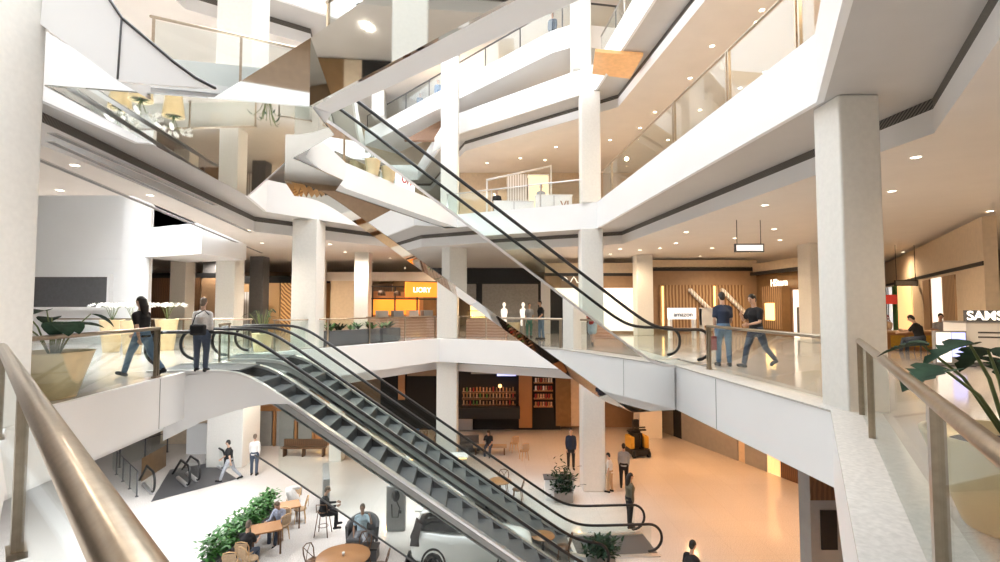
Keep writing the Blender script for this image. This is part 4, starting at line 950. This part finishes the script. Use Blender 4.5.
# hedge in a planter
h0, h1 = gat(206, 580), gat(272, 518); e = empty('hedge_planter', h0, 0, 'green leafy hedge planter along the cafe seats', 'planter'); dv = (h1-h0); L = dv.length; e.rotation_euler = (0, 0, math.atan2(dv.y, dv.x))
b = MB(); b.box(0, L, -.22, .22, 0, .45); b.build('trough', 'dgrey', e)
rnd = random.Random(3); b = MB()
for i in range(1500):
    x = rnd.uniform(0, L); a = rnd.uniform(0, 2*PI); rr = rnd.uniform(0, .36); z = .45+rnd.uniform(0, .62)*(1-.4*rr)
    b.leaf((x, rr*math.cos(a), z), (rnd.uniform(-1, 1), rnd.uniform(-1, 1), rnd.uniform(-.2, .9)), (0, 0, 1), rnd.uniform(.10, .19), .09, .3)
f_ = b.build('foliage', 'green', e)
# bar stool with person
q = gat(323, 535); e = empty('bar_stool', q, 0, 'tall dark bar stool under the person beside the grey slab', 'stool')
b = MB(); b.lathe([(.01, 0), (.19, 0), (.2, .03), (.01, .04)], 18, (0, 0, .76)); b.build('seat', 'dwood', e)
for x, y in ((-1, -1), (1, -1), (1, 1), (-1, 1)): b = MB(); b.tube([(x*.13, y*.13, .76), (x*.22, y*.22, .012)], .016, 6); b.build('leg', 'dwood', e)
b = MB(); b.tube([(.17*math.cos(k*PI/4), .17*math.sin(k*PI/4), .3) for k in range(8)], .01, 6, closed=True); b.build('foot_ring', 'dwood', e)
b = MB(); b.tube([(-.18, -.14, .78), (-.17, -.2, 1.05), (.17, -.2, 1.05), (.18, -.14, .78)], .016, 7); b.build('backrest', 'dwood', e)
SITH = dict(SIT); SITH['sit'] = .80; person('person', 'person in black perched on the tall bar stool', (q.x, q.y, ZG), -70, SITH, 'cblack', 'cblack', hair='ghair', sleeve='long', h=1.66)
# grey slab, armchair, bench, charging post
q = gat(326, 513); e = empty('grey_slab', q, .35, 'thick pale grey upright slab standing behind the bar stool', 'partition'); b = MB(); b.box(-.12, .12, -.1, 1.9, 0, 1.25); s_ = b.build('slab', 'mgrey', e); md = s_.modifiers.new('b', 'BEVEL'); md.width = .02
b = MB(); b.box(.121, .13, .3, .8, .1, .9); b.build('recess', 'dgrey', e)
q = gat(361, 548); e = empty('armchair', q, PI, 'rounded grey armchair facing the round table, man in pale blue in it', 'armchair')
b = MB(); b.box(-.38, .38, -.35, .38, .14, .42); o_ = b.build('seat', 'dgrey', e); md = o_.modifiers.new('b', 'BEVEL'); md.width = .06; md.segments = 3
b = MB(); pts = [(.42*math.cos(a), -.05-.42*math.sin(a), .5) for a in [PI*k/10 for k in range(11)]]
vs = []
for x, y, _ in pts: vs += [(x, y, .16), (x*1.2, y*1.2-.02, .16), (x*1.28, y*1.28-.03, .62+.26*abs(math.sin(math.atan2(-y-.05, x)))), (x*1.05, y*1.05, .62+.26*abs(math.sin(math.atan2(-y-.05, x))))]
fs = []
for i in range(10):
    for k in range(4): fs.append((i*4+k, i*4+(k+1) % 4, i*4+4+(k+1) % 4, i*4+4+k))
b.add(vs, fs+[(0, 1, 2, 3), (43, 42, 41, 40)], True); b.build('backrest', 'dgrey', e)
for x in (-.3, .3):
    for y in (-.28, .3): b = MB(); b.tube([(x, y, .15), (x*1.1, y*1.1, .012)], .02, 6); b.build('leg', 'dwood', e)
person('person', 'man in pale blue shirt lounging in the grey armchair, hand to his head', (q.x, q.y+.05, ZG), 186, LOUNGE, 'clight', 'cgrey', hair='ghair', sleeve='short', skin='skin2', h=1.76)
q = gat(361, 560); e = empty('low_table', q, 0, 'low dark box table in front of the grey armchair', 'table'); b = MB(); b.box(-.5, .5, -.2, .2, .05, .38); b.build('body', 'dgrey', e); b = MB(); b.box(-.52, .52, -.22, .22, .38, .42); b.build('tabletop', 'black', e)
q = gat(396, 530); e = empty('charging_post', q, 0, 'charcoal charging post with black round cable holder left of the white car', 'charger')
b = MB(); b.box(-.32, .32, -.12, .12, 0, 1.5); o_ = b.build('body', 'mgrey', e); md = o_.modifiers.new('b', 'BEVEL'); md.width = .03; b = MB(); b.ball((0, -.13, 1.18), (.14, .06, .2)); b.build('cable_holder', 'black', e)
b = MB(); b.tube([(0, -.16, 1.1), (.16, -.2, .8), (.1, -.18, .5), (-.1, -.18, .5), (-.12, -.16, .9)], .02, 8); b.build('cable', 'black', e); b = MB(); b.box(.1, .2, -.13, -.12, .6, .7); b.build('socket', 'black', e)

# ------------------------------------------------------------------ the car
CX, CY, PZ = -2.5, 14.15, .05
e = empty('display_podium', (CX+2.2, CY+.9, ZG), 0, 'dark low podium under the white car', 'podium'); b = MB(); b.box(-2.5, 1.4, -.9, .75, 0, PZ-.02); b.build('deck', 'cartrim', e); b = MB(); b.box(-2.52, 1.42, -.92, .77, PZ-.045, PZ-.02); b.build('edge', 'dgrey', e)
car = empty('car', (CX, CY, ZG+PZ), 0, 'white compact car with dark windows parked under the front escalator', 'car')
def loft(stations, n=20, p=3.2):
    b = MB(); vs = []
    for x, z0, z1, w in stations:
        for k in range(n):
            a = 2*PI*k/n; c, s_ = math.cos(a), math.sin(a)
            vs.append((x, .9+w*math.copysign(abs(c)**(2/p), c), (z0+z1)/2+(z1-z0)/2*math.copysign(abs(s_)**(2/p), s_)))
    m = len(stations); fs = [(i*n+k, (i+1)*n+k, (i+1)*n+(k+1) % n, i*n+(k+1) % n) for i in range(m-1) for k in range(n)]
    fs += [tuple(range(n)), tuple((m-1)*n+k for k in range(n))[::-1]]
    b.add(vs, fs, True); return b
loft([(0, .50, .98, .62), (.05, .40, 1.10, .76), (.2, .32, 1.16, .85), (.6, .27, 1.17, .90), (1.4, .25, 1.10, .91), (2.6, .25, 1.06, .91), (3.3, .26, 1.02, .90), (3.9, .30, .92, .86), (4.2, .38, .80, .76), (4.28, .45, .70, .6)], 24, 4).build('body', 'carwhite', car)
loft([(.10, 1.08, 1.16, .60), (.35, 1.04, 1.42, .68), (.7, 1.02, 1.58, .72), (1.3, 1.0, 1.63, .73), (2.0, 1.0, 1.60, .72), (2.6, .98, 1.42, .70), (3.25, .96, 1.06, .62)], 24, 3.4).build('greenhouse', 'carglass', car)
loft([(.28, 1.50, 1.56, .60), (.6, 1.56, 1.66, .66), (1.3, 1.60, 1.68, .66), (2.0, 1.56, 1.64, .62), (2.2, 1.54, 1.6, .58)], 16, 3).build('roof', 'carwhite', car)
for y, sgn in ((-.0, -1), (1.8, 1)):
    for x in (.82, 3.45):
        b = MB(); b.lathe([(.20, -.1), (.33, -.1), (.345, -.06), (.345, .06), (.33, .1), (.20, .1)], 28); w_ = b.build('wheel', 'tyre', car); w_.location = (x, .9+sgn*.80, .345); w_.rotation_euler = (PI/2, 0, 0)
        b = MB(); b.lathe([(.01, .10), (.06, .105), (.07, .09)], 16); b.mi = 0
        for q_ in range(5):
            a = 2*PI*q_/5; b.cbox(math.cos(a)*.13, math.sin(a)*.13, .09, .2, .05, .02, a)
        b.lathe([(.19, .1), (.21, .1), (.21, -.1), (.19, -.1)], 24); r_ = b.build('rim', 'steel', w_); r_.rotation_euler = (PI if sgn < 0 else 0, 0, 0) if False else (0, 0, 0)
        r_.scale = (1, 1, -sgn if sgn < 0 else -1)
        b = MB(); b.tube([(x+.41*math.cos(PI*k/14), .9+sgn*.885, .345+.41*math.sin(PI*k/14)) for k in range(15)], .035, 6); b.build('wheel_arch', 'cartrim', car)
    b = MB(); b.box(1.25, 3.0, .9+sgn*.89-.02, .9+sgn*.89+.02, .24, .36); b.build('sill_trim', 'cartrim', car)
    b = MB(); b.extr([(.0, .82), (.34, .80), (.30, .98), (.42, 1.36), (.20, 1.50), (.06, 1.10)], lambda x, z, t_: (x, .9+sgn*t_, z), .70, .86); b.build('tail_light', 'taillight', car)
    for x in (1.35, 2.25): b = MB(); b.box(x, x+.18, .9+sgn*.905-.012, .9+sgn*.905+.012, .86, .89); b.build('door_handle', 'carwhite', car)
    b = MB(); b.box(2.72, 2.92, .9+sgn*.98-.06, .9+sgn*.98+.06, 1.0, 1.12); b.build('wing_mirror', 'cartrim', car)
b = MB(); b.box(-.04, .08, .3, 1.5, .32, .52); b.build('rear_bumper', 'cartrim', car); b = MB(); b.box(-.03, .05, .25, 1.55, .93, .99); b.build('light_bar', 'taillight', car)
b = MB(); b.box(.1, .36, .4, 1.4, 1.56, 1.6); b.build('spoiler', 'carwhite', car)

car.scale = (.80, .90, 1.07)
# ------------------------------------------------------------------ seats seen between the two escalators
for k, (px, py, r, lab) in enumerate(((543, 561, .36, 'round wood table between the escalators, nearest the landing'), (500, 500, .45, 'round wood table between the escalators, further up'), (418, 450, .5, 'round wood table behind the far escalator glass'))):
    p = gat(px, py); table(lab, p, r, .75, 'wood')
    for j, a in enumerate((185, 80, 350)):
        if k == 0 and j == 1: continue
        w = ['nearest the landing', 'further up the slope', 'behind the far escalator glass'][k]
        c = chair(px, py, a+90, 'bentwood chair %s the round table %s' % (['left of', 'behind', 'in front of'][j], w), 'bent'); c.location = (p.x+math.cos(R(a))*(r+.25), p.y+math.sin(R(a))*(r+.25), ZG)
q = gat(437, 478); e = empty('service_counter', q, .07, 'pale service counter with a lit yellow edge between the escalators', 'counter'); b = MB(); b.box(-1.3, 1.3, -.3, .3, 0, .95); b.build('body', 'mgrey', e); b = MB(); b.box(-1.35, 1.35, -.34, .34, .95, 1.0); b.build('worktop', 'white', e); b = MB(); b.box(-1.3, 1.3, -.35, -.33, .9, .94); b.build('lit_edge', 'yellowlit', e)
for px, py, m, lab in ((410, 445, 'cblue', 'blue cloth bundle on the cafe floor beyond the escalator'), (395, 440, 'ctan', 'tan cushion seat beyond the escalator'), (470, 452, 'dgrey', 'charcoal lounge seat by the seated woman')):
    q = gat(px, py); e = empty('lounge_seat', q, .2, lab, 'seat'); b = MB(); b.box(-.5, .5, -.3, .3, .08, .42); o_ = b.build('cushion', m, e); md = o_.modifiers.new('b', 'BEVEL'); md.width = .08; md.segments = 3; b = MB(); b.box(-.5, .5, .22, .34, .1, .78); b.build('backrest', m, e)
q = gat(489, 454); person('person', 'woman in dark top seated on the far cafe bench', q, 170, SITB, 'cblack', 'cjeand', long_hair=True); e = empty('cafe_bench', (q.x, q.y, ZG), 0, 'tan bench under the seated woman', 'bench'); b = MB(); b.box(-.8, .9, -.25, .25, .36, .44); b.build('seat', 'ctan', e)
for x in (-.7, .75): b = MB(); b.box(x, x+.06, -.2, .2, 0, .36); b.build('leg', 'dwood', e)
for px, py, lab in ((514, 452, 'tan wicker chair on the far cafe floor, nearer the seated woman'), (524, 460, 'olive wicker chair on the far cafe floor, further from the seated woman')):
    c = chair(px, py, 20, lab, 'tan')
for px, py, h, lab in ((563, 500, .8, 'bushy green planter beside the rear escalator slope'), (601, 566, .36, 'dark bushy planter at the foot of the front escalator')):
    q = gat(px, py); e = empty('shrub_planter', q, 0, lab, 'planter'); b = MB(); b.box(-.35, .35, -.3, .3, 0, .4); b.build('box', 'mgrey', e); b = MB()
    for i in range(420):
        v = Vector((rnd.gauss(0, .22), rnd.gauss(0, .2), .4+abs(rnd.gauss(0, h*.45)))); b.leaf(v, (rnd.uniform(-1, 1), rnd.uniform(-1, 1), rnd.uniform(0, 1)), (0, 0, 1), .2, .08, .3)
    b.build('foliage', 'leaf', e)
q = gat(560, 498); e = empty('reception_desk', q, 0, 'pale low desk beside the white square pillar', 'desk'); b = MB(); b.box(-.6, .5, -.25, .25, 0, .8); b.build('body', 'white', e); b = MB(); b.box(-.65, .55, -.3, .3, .8, .84); b.build('desktop', 'dgrey', e)
# ground floor people
for px, py, fc, ps, top, bot, hr, sl, h, lab in ((571, 469, 175, STAND, 'cnavy', 'cblack', 'hair', 'long', 1.8, 'person in dark clothes standing left of the white square pillar'),
        (610, 492, 60, STAND2, 'cwhite', 'ctan', 'hair', 'short', 1.5, 'small person in white top half hidden by the white square pillar'),
        (624, 488, -15, STAND, 'cgrey', 'cblack', 'hair', 'long', 1.74, 'person in pale grey shirt and dark trousers walking away across the warm floor'),
        (630, 527, -80, STAND, 'colive', 'cblack', 'hair', 'long', 1.74, 'dark-haired person in olive jacket on the escalator landing plate'),
        (692, 616, -60, STAND2, 'cblack', 'cjeand', 'hair', 'short', 1.72, 'dark-haired person cut by the picture bottom on the warm floor'),
        (229, 481, 100, WALK, 'cblack', 'cgrey', 'hair', 'short', 1.74, 'person in black top and grey trousers leaving the basement escalator'),
        (254, 475, 10, STAND, 'cwhite', 'cjeand', 'ghair', 'long', 1.72, 'person in white top and dark trousers beside the basement escalator')):
    person('person', lab, gat(px, py), fc, ps, top, bot, hair=hr, sleeve=sl, h=h, long_hair=('dark-haired person in olive' in lab))
# floor cleaning machine
q = gat(637, 455); e = empty('cleaning_machine', q, .2, 'yellow and black ride-on cleaning machine on the warm floor', 'machine')
b = MB(); b.box(-.45, .45, -.5, .5, .12, .4); b.build('chassis', 'black', e)
for x in (-.5, .28): b = MB(); b.box(x, x+.22, -.35, .35, .4, 1.0); o_ = b.build('tank', 'cyellow', e); md = o_.modifiers.new('b', 'BEVEL'); md.width = .05; md.segments = 2
b = MB(); b.box(-.25, .25, -.1, .45, .4, 1.1); b.build('body', 'black', e); b = MB(); b.tube([(0, -.3, .4), (0, -.35, 1.35), (-.3, -.3, 1.45), (.3, -.3, 1.45)], .035, 8); b.build('steering_bar', 'black', e)
b = MB(); b.box(-.14, .14, 0, .2, 1.1, 1.75); b.build('control_head', 'black', e); b = MB(); b.box(-.5, .5, -.05, .1, 1.2, 1.27); b.build('bar', 'black', e)
for x in (-.4, .4): b = MB(); b.lathe([(.05, -.05), (.17, -.05), (.17, .05), (.05, .05)], 18); w_ = b.build('wheel', 'tyre', e); w_.location = (x, -.45, .17); w_.rotation_euler = (0, PI/2, 0)
q0, q1 = gat(658, 434), gat(692, 428)
e = empty('low_bench', ((q0.x+q1.x)/2, (q0.y+q1.y)/2, ZG), 0, 'low dark bench by the grey shopfronts on the warm floor', 'bench'); b = MB(); b.box(-.9, .9, -.25, .25, .25, .36); b.build('seat', 'black', e)
for x in (-.75, .65): b = MB(); b.box(x, x+.1, -.2, .2, 0, .25); b.build('leg', 'black', e)
# ------------------------------------------------------------------ the floors above
for k, (px0, px1, lab) in enumerate(((494, 534, 'white display counter behind the glass of the floor above, under the striped box'), (536, 572, 'white display counter behind the glass of the floor above, nearer the pillar'))):
    d = 25.2 if k == 0 else 23.8
    a, c = dep(px0, 200, d), dep(px1, 200, d); w = c.x-a.x; e = empty('display_counter', (a.x, d, Z2), .0, lab, 'counter')
    b = MB(); b.box(0, w, 0, .6, 0, .95); b.build('body', 'white', e); b = MB(); b.box(-.03, w+.03, -.03, .63, .95, 1.0); b.build('worktop', 'white', e); b = MB(); b.box(w/2-.01, w/2+.01, -.005, 0, .05, .95); b.build('joint', 'dgrey', e)
    if k == 1: text('lettering', 'VI', .5, 'cafe', e, (w-.35, -.012, .5))
d = 27.0
def up(px, py): v = dep(px, py, d); return (v.x, d, v.z)
q = dep(487, 200, d); e = empty('entrance_arch', (q.x, d, Z2), 0, 'thin white metal arch over the white boxes on the floor above', 'frame'); lc = -e.location
f0 = up(487, 210); f1 = up(551, 190)
b = MB(); b.tube([(f0[0], d, Z2), up(487, 180), up(551, 166), (f1[0], d, Z2)], .07, 6); b.build('frame_bar', 'white', e, lc)
for px0, px1, m, lab in ((507, 527, 'stripe', 'tall white striped box under the thin white arch'), (528, 549, 'yellowlit', 'tall glowing yellow box beside the striped box')):
    a, c = dep(px0, 174, 28), dep(px1, 174, 28); e = empty('display_box', (a.x, 28, Z2), 0, lab, 'box'); b = MB(); b.box(0, c.x-a.x, 0, .8, .08, a.z-Z2); b.build('box', 'white' if m != 'stripe' else m, e); b = MB(); b.box(0, c.x-a.x, -.02, .82, 0, .08); b.build('plinth', 'dgrey', e)
    if m != 'stripe': b = MB(); b.box(.06, c.x-a.x-.06, -.03, 0, .2, a.z-Z2-.1); b.build('glowing_panel', 'yellowpale', e)
for px, dd, fc, top, lab in ((497, 26.2, 180, 'cblack', 'person in black behind the white counter under the striped box'), (541, 25.2, 180, 'cgrey', 'person in grey behind the white counter nearer the pillar')):
    q = dep(px, 200, dd); person('person', lab, (q.x, dd, Z2), fc, STAND, top, 'cjeand')
for px, dd, fc, top, bot, lab in ((420, 33.6, 200, 'cblue', 'cblue', 'person in blue on the raised walkway, further from the tall pillar'), (438, 31.6, 170, 'cblue', 'cjeand', 'person in blue top on the raised walkway, nearer the tall pillar'), (553, 24.2, 160, 'cjeand', 'cblack', 'person in dark blue on the raised walkway at its bend')):
    q = dep(px, 100, dd); person('person', lab, (q.x, dd, 14.3), fc, STAND2 if px == 420 else STAND, top, bot, sleeve='long')
# amber wood panel and perforated boards high up
def cpoly(name, label, cat, m, pts, d0, d1, partname, th=.12):
    P = [dep(px, py, d0+(d1-d0)*i) for px, py, i in pts]; c = sum(P, Vector())/len(P)
    e = empty(name, c, 0, label, cat); n = (P[1]-P[0]).cross(P[2]-P[0]).normalized()
    b = MB(); k = len(P); vs = [p-c for p in P]+[p-c+n*th for p in P]
    b.add(vs, [tuple(range(k)), tuple(range(k, 2*k))[::-1]]+[(i, (i+1) % k, (i+1) % k+k, i+k) for i in range(k)]); b.build(partname, m, e); return e
M['amber'] = mat('amber_wood_panel', (.62, .36, .16), .4, var=.12, scale=5, emit=(1, .5, .2), estr=.18)  # wood colour given a faint glow of its own
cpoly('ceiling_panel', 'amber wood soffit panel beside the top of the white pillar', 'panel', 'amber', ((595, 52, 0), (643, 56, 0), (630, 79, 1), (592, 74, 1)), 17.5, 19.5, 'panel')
cpoly('ceiling_panel', 'brown slatted ceiling panel below the raised walkway', 'panel', 'slatbrown', ((404, 140, 0), (445, 118, 1), (486, 100, 1), (492, 106, 1), (446, 140, 0)), 30, 31, 'slats')
cpoly('perforated_board', 'white dotted board leaning beside the tall pillar, high up', 'board', 'dots', ((432, 152, 0), (441, 133, 0), (487, 110, 1), (477, 128, 1)), 28, 28.6, 'board')
cpoly('ceiling_panel', 'tan wood board hanging beside the dotted boards', 'panel', 'lwood', ((527, 100, 0), (538, 78, 0), (554, 72, 1), (545, 90, 1)), 27, 27.5, 'board')
# ceiling slot lines of the left gallery
for k, (a, c) in enumerate((((50, 141), (250, 232)), ((33, 157), (262, 253)), ((52, 133), (215, 205)))):
    p, q = at(a[0], a[1], Z2-DROP-.006), at(c[0], c[1], Z2-DROP-.006); e = empty('air_slot', p, math.atan2((q-p).y, (q-p).x), ['long dark air slot in the left gallery ceiling, the middle one', 'long dark air slot in the left gallery ceiling, nearest the lobby', 'long dark air slot in the left gallery ceiling, nearest the void'][k], 'vent')
    L = (q-p).length; b = MB(); b.box(0, L, -.07, .07, -.012, .005); b.build('frame', 'soffit', e)
    for j in range(3): b = MB(); b.box(.02, L-.02, -.045+.035*j, -.03+.035*j, -.016, -.010); b.build('slot', 'dgrey', e)
# downlights
dl = empty('downlight', (0, 0, 0), 0, 'x', 'light'); b = MB(); b.lathe([(.10, 0), (.13, -.012), (.135, .0)], 20); b.build('trim_ring', 'white', dl); b = MB(); b.lathe([(.01, -.004), (.10, -.006), (.10, 0)], 20); b.build('lamp', 'lamp', dl)
used = [False]
def down(x, y, z, group, label, s=1.0):
    o = dl if not used[0] else copy_tree(dl); used[0] = True
    o.location = (x, y, z-.002); o.scale = (s*.78, s*.78, 1); o['label'] = label; o['group'] = group
zc = Z2-DROP
for px, py in ((916, 157), (892, 191), (877, 213), (765, 205), (774, 229), (780, 240), (990, 211), (939, 239), (929, 259), (997, 260), (676, 243), (712, 248), (686, 232), (735, 238), (640, 250), (700, 256), (660, 248), (903, 252), (958, 262), (620, 249), (610, 254), (750, 252), (890, 262), (915, 268)):
    p = at(px, py, zc)
    if p.x > 23 or p.y > 27.4: continue
    down(p.x, p.y, zc, 'downlights over the right mall', 'small round glowing downlight in the beige ceiling of the right-hand mall', .95)
for px, py in ((75, 165), (60, 190), (150, 195), (248, 230), (262, 243), (345, 252), (390, 258), (372, 262), (405, 268), (330, 244), (240, 262), (420, 250), (395, 246)):
    p = at(px, py, zc)
    if -3.5 < p.x < 5 and p.y < 25.6: continue
    down(p.x, p.y, zc, 'downlights over the left gallery', 'small round glowing downlight in the pale ceiling of the left gallery', .9)
zc = Z3-DROP
for px, py in ((762, 10), (757, 22), (765, 72), (690, 78), (712, 46), (640, 128), (655, 112), (610, 140), (556, 147), (520, 158), (487, 163), (545, 160), (668, 140), (700, 110), (740, 88)):
    p = at(px, py, zc); down(p.x, p.y, zc, 'downlights one floor up', 'small round glowing downlight in the warm ceiling one floor up', .9)

# striped front added on the near left gallery above, to darken the mirrored fascia
e = empty('storefront', (-12.4, 12.0, Z2), -PI/2, 'added dark striped front on the floor above, seen only in the mirrored fascia', 'shopfront')
xs = [0, 1.2, 2.0, 2.9, 3.5, 4.6, 5.4, 6.0, 7.4, 8.4, 9.6, 11.0, 12.6, 15, 19]
for i in range(len(xs)-1):
    b = MB(); b.box(xs[i], xs[i+1], -.12-.06*(i % 2), .1, 0, 4.2); b.build('reflected_panel', ['mgrey', 'dgrey', 'bronzeclad', 'beige', 'black', 'dgrey', 'brown', 'dwood', 'warmlit', 'brown', 'bronzeclad', 'brown', 'wood', 'brown'][i], e)
# ------------------------------------------------------------------ light and output
w = bpy.data.worlds.new('World'); SC.world = w; w.use_nodes = True
bg = w.node_tree.nodes['Background']; bg.inputs[0].default_value = (.93, .97, 1, 1); bg.inputs[1].default_value = 1.9
def lamp(kind, loc, e, col=(1, .80, .58), r=.15, spot=150):
    l = bpy.data.lights.new('ceiling_lamp', kind); l.energy = e; l.color = col; l.shadow_soft_size = r
    if kind == 'SPOT': l.spot_size = R(spot); l.spot_blend = .6
    o = bpy.data.objects.new('ceiling_lamp', l); COL.objects.link(o); o.location = loc; return o
AMB = (1, .50, .21)
WARM, MILD = (1, .74, .48), (1, .88, .74)
for x, y, e, c in ((9, 12, 260, WARM), (10, 18, 260, WARM), (12, 25, 300, WARM), (6, 25, 260, WARM), (0, 27.5, 260, WARM), (9, 5, 200, WARM), (17, 15, 300, WARM), (18, 24, 300, WARM), (15, 6, 260, WARM),
                   (-7, 23.5, 300, MILD), (-10, 26, 260, WARM), (-16, 28, 260, MILD), (-9.6, 16, 330, MILD), (8, -3, 260, WARM), (14, -3, 260, MILD), (-3, 27.5, 200, WARM)):
    lamp('SPOT', (x, y, Z2-DROP-.12), e, c, .09, 165)
for x, y, e, c in ((8, 12, 430, WARM), (8.5, 18, 430, WARM), (7, 25, 520, WARM), (0, 28, 520, WARM), (8, 4, 400, WARM), (-12, 14, 200, MILD), (-12, 20, 200, MILD), (-10, 8, 200, MILD), (-7, 28, 240, MILD)):
    lamp('SPOT', (x, y, Z3-DROP-.12), e, c, .09, 165)
for x, y, e, c in ((8, 12, 260, WARM), (8.5, 20, 260, WARM), (4, 27, 300, WARM), (-2, 30, 300, WARM)):
    lamp('SPOT', (x, y, Z4-DROP-.12), e, c, .09, 165)
for x, y, e, c in ((8, 12, 250, AMB), (9, 18, 300, AMB), (9, 24, 300, AMB), (4, 26, 200, AMB), (-1, 28.5, 110, AMB), (-6, 27, 90, AMB), (-10, 24, 200, MILD), (7.5, 6, 250, AMB)):
    lamp('SPOT', (x, y, Z1-DROP-.12), e, c, .09, 165)
sn = bpy.data.lights.new('daylight', 'SUN'); sn.energy = 3.2; sn.angle = R(42); sn.color = (.97, .985, 1)
so = bpy.data.objects.new('daylight', sn); COL.objects.link(so); so.rotation_euler = (R(-5), R(11), 0)
al = bpy.data.lights.new('lobby_daylight_fill', 'AREA'); al.energy = 17000; al.color = (.95, .98, 1); al.shape = 'RECTANGLE'; al.size = 9; al.size_y = 10  # area lamp added to brighten the lobby in place of daylight
ao = bpy.data.objects.new('lobby_daylight_fill', al); COL.objects.link(ao); ao.location = (-18, 14, 13.5)
for x, y, e in ((-11.2, 9.5, 250), (-11.2, 17.5, 300)):  # lamps added under the slab to imitate daylight on the left ground floor
    al = bpy.data.lights.new('ground_daylight_fill', 'AREA'); al.energy = e; al.color = (.94, .97, 1); al.shape = 'RECTANGLE'; al.size = 3; al.size_y = 6
    ao = bpy.data.objects.new('ground_daylight_fill', al); COL.objects.link(ao); ao.location = (x, y, Z1-DROP-.06)
vs = SC.view_settings; SC.display_settings.display_device = 'sRGB'; vs.view_transform = 'Standard'; vs.look = 'None'; vs.gamma = 1; vs.exposure = 0.95; vs.use_curve_mapping = False
cy = SC.cycles; cy.use_denoising = True; cy.max_bounces = 9; cy.diffuse_bounces = 4; cy.glossy_bounces = 5; cy.transparent_max_bounces = 24; cy.transmission_bounces = 6
cy.sample_clamp_indirect = 6.0; cy.caustics_reflective = False; cy.caustics_refractive = False
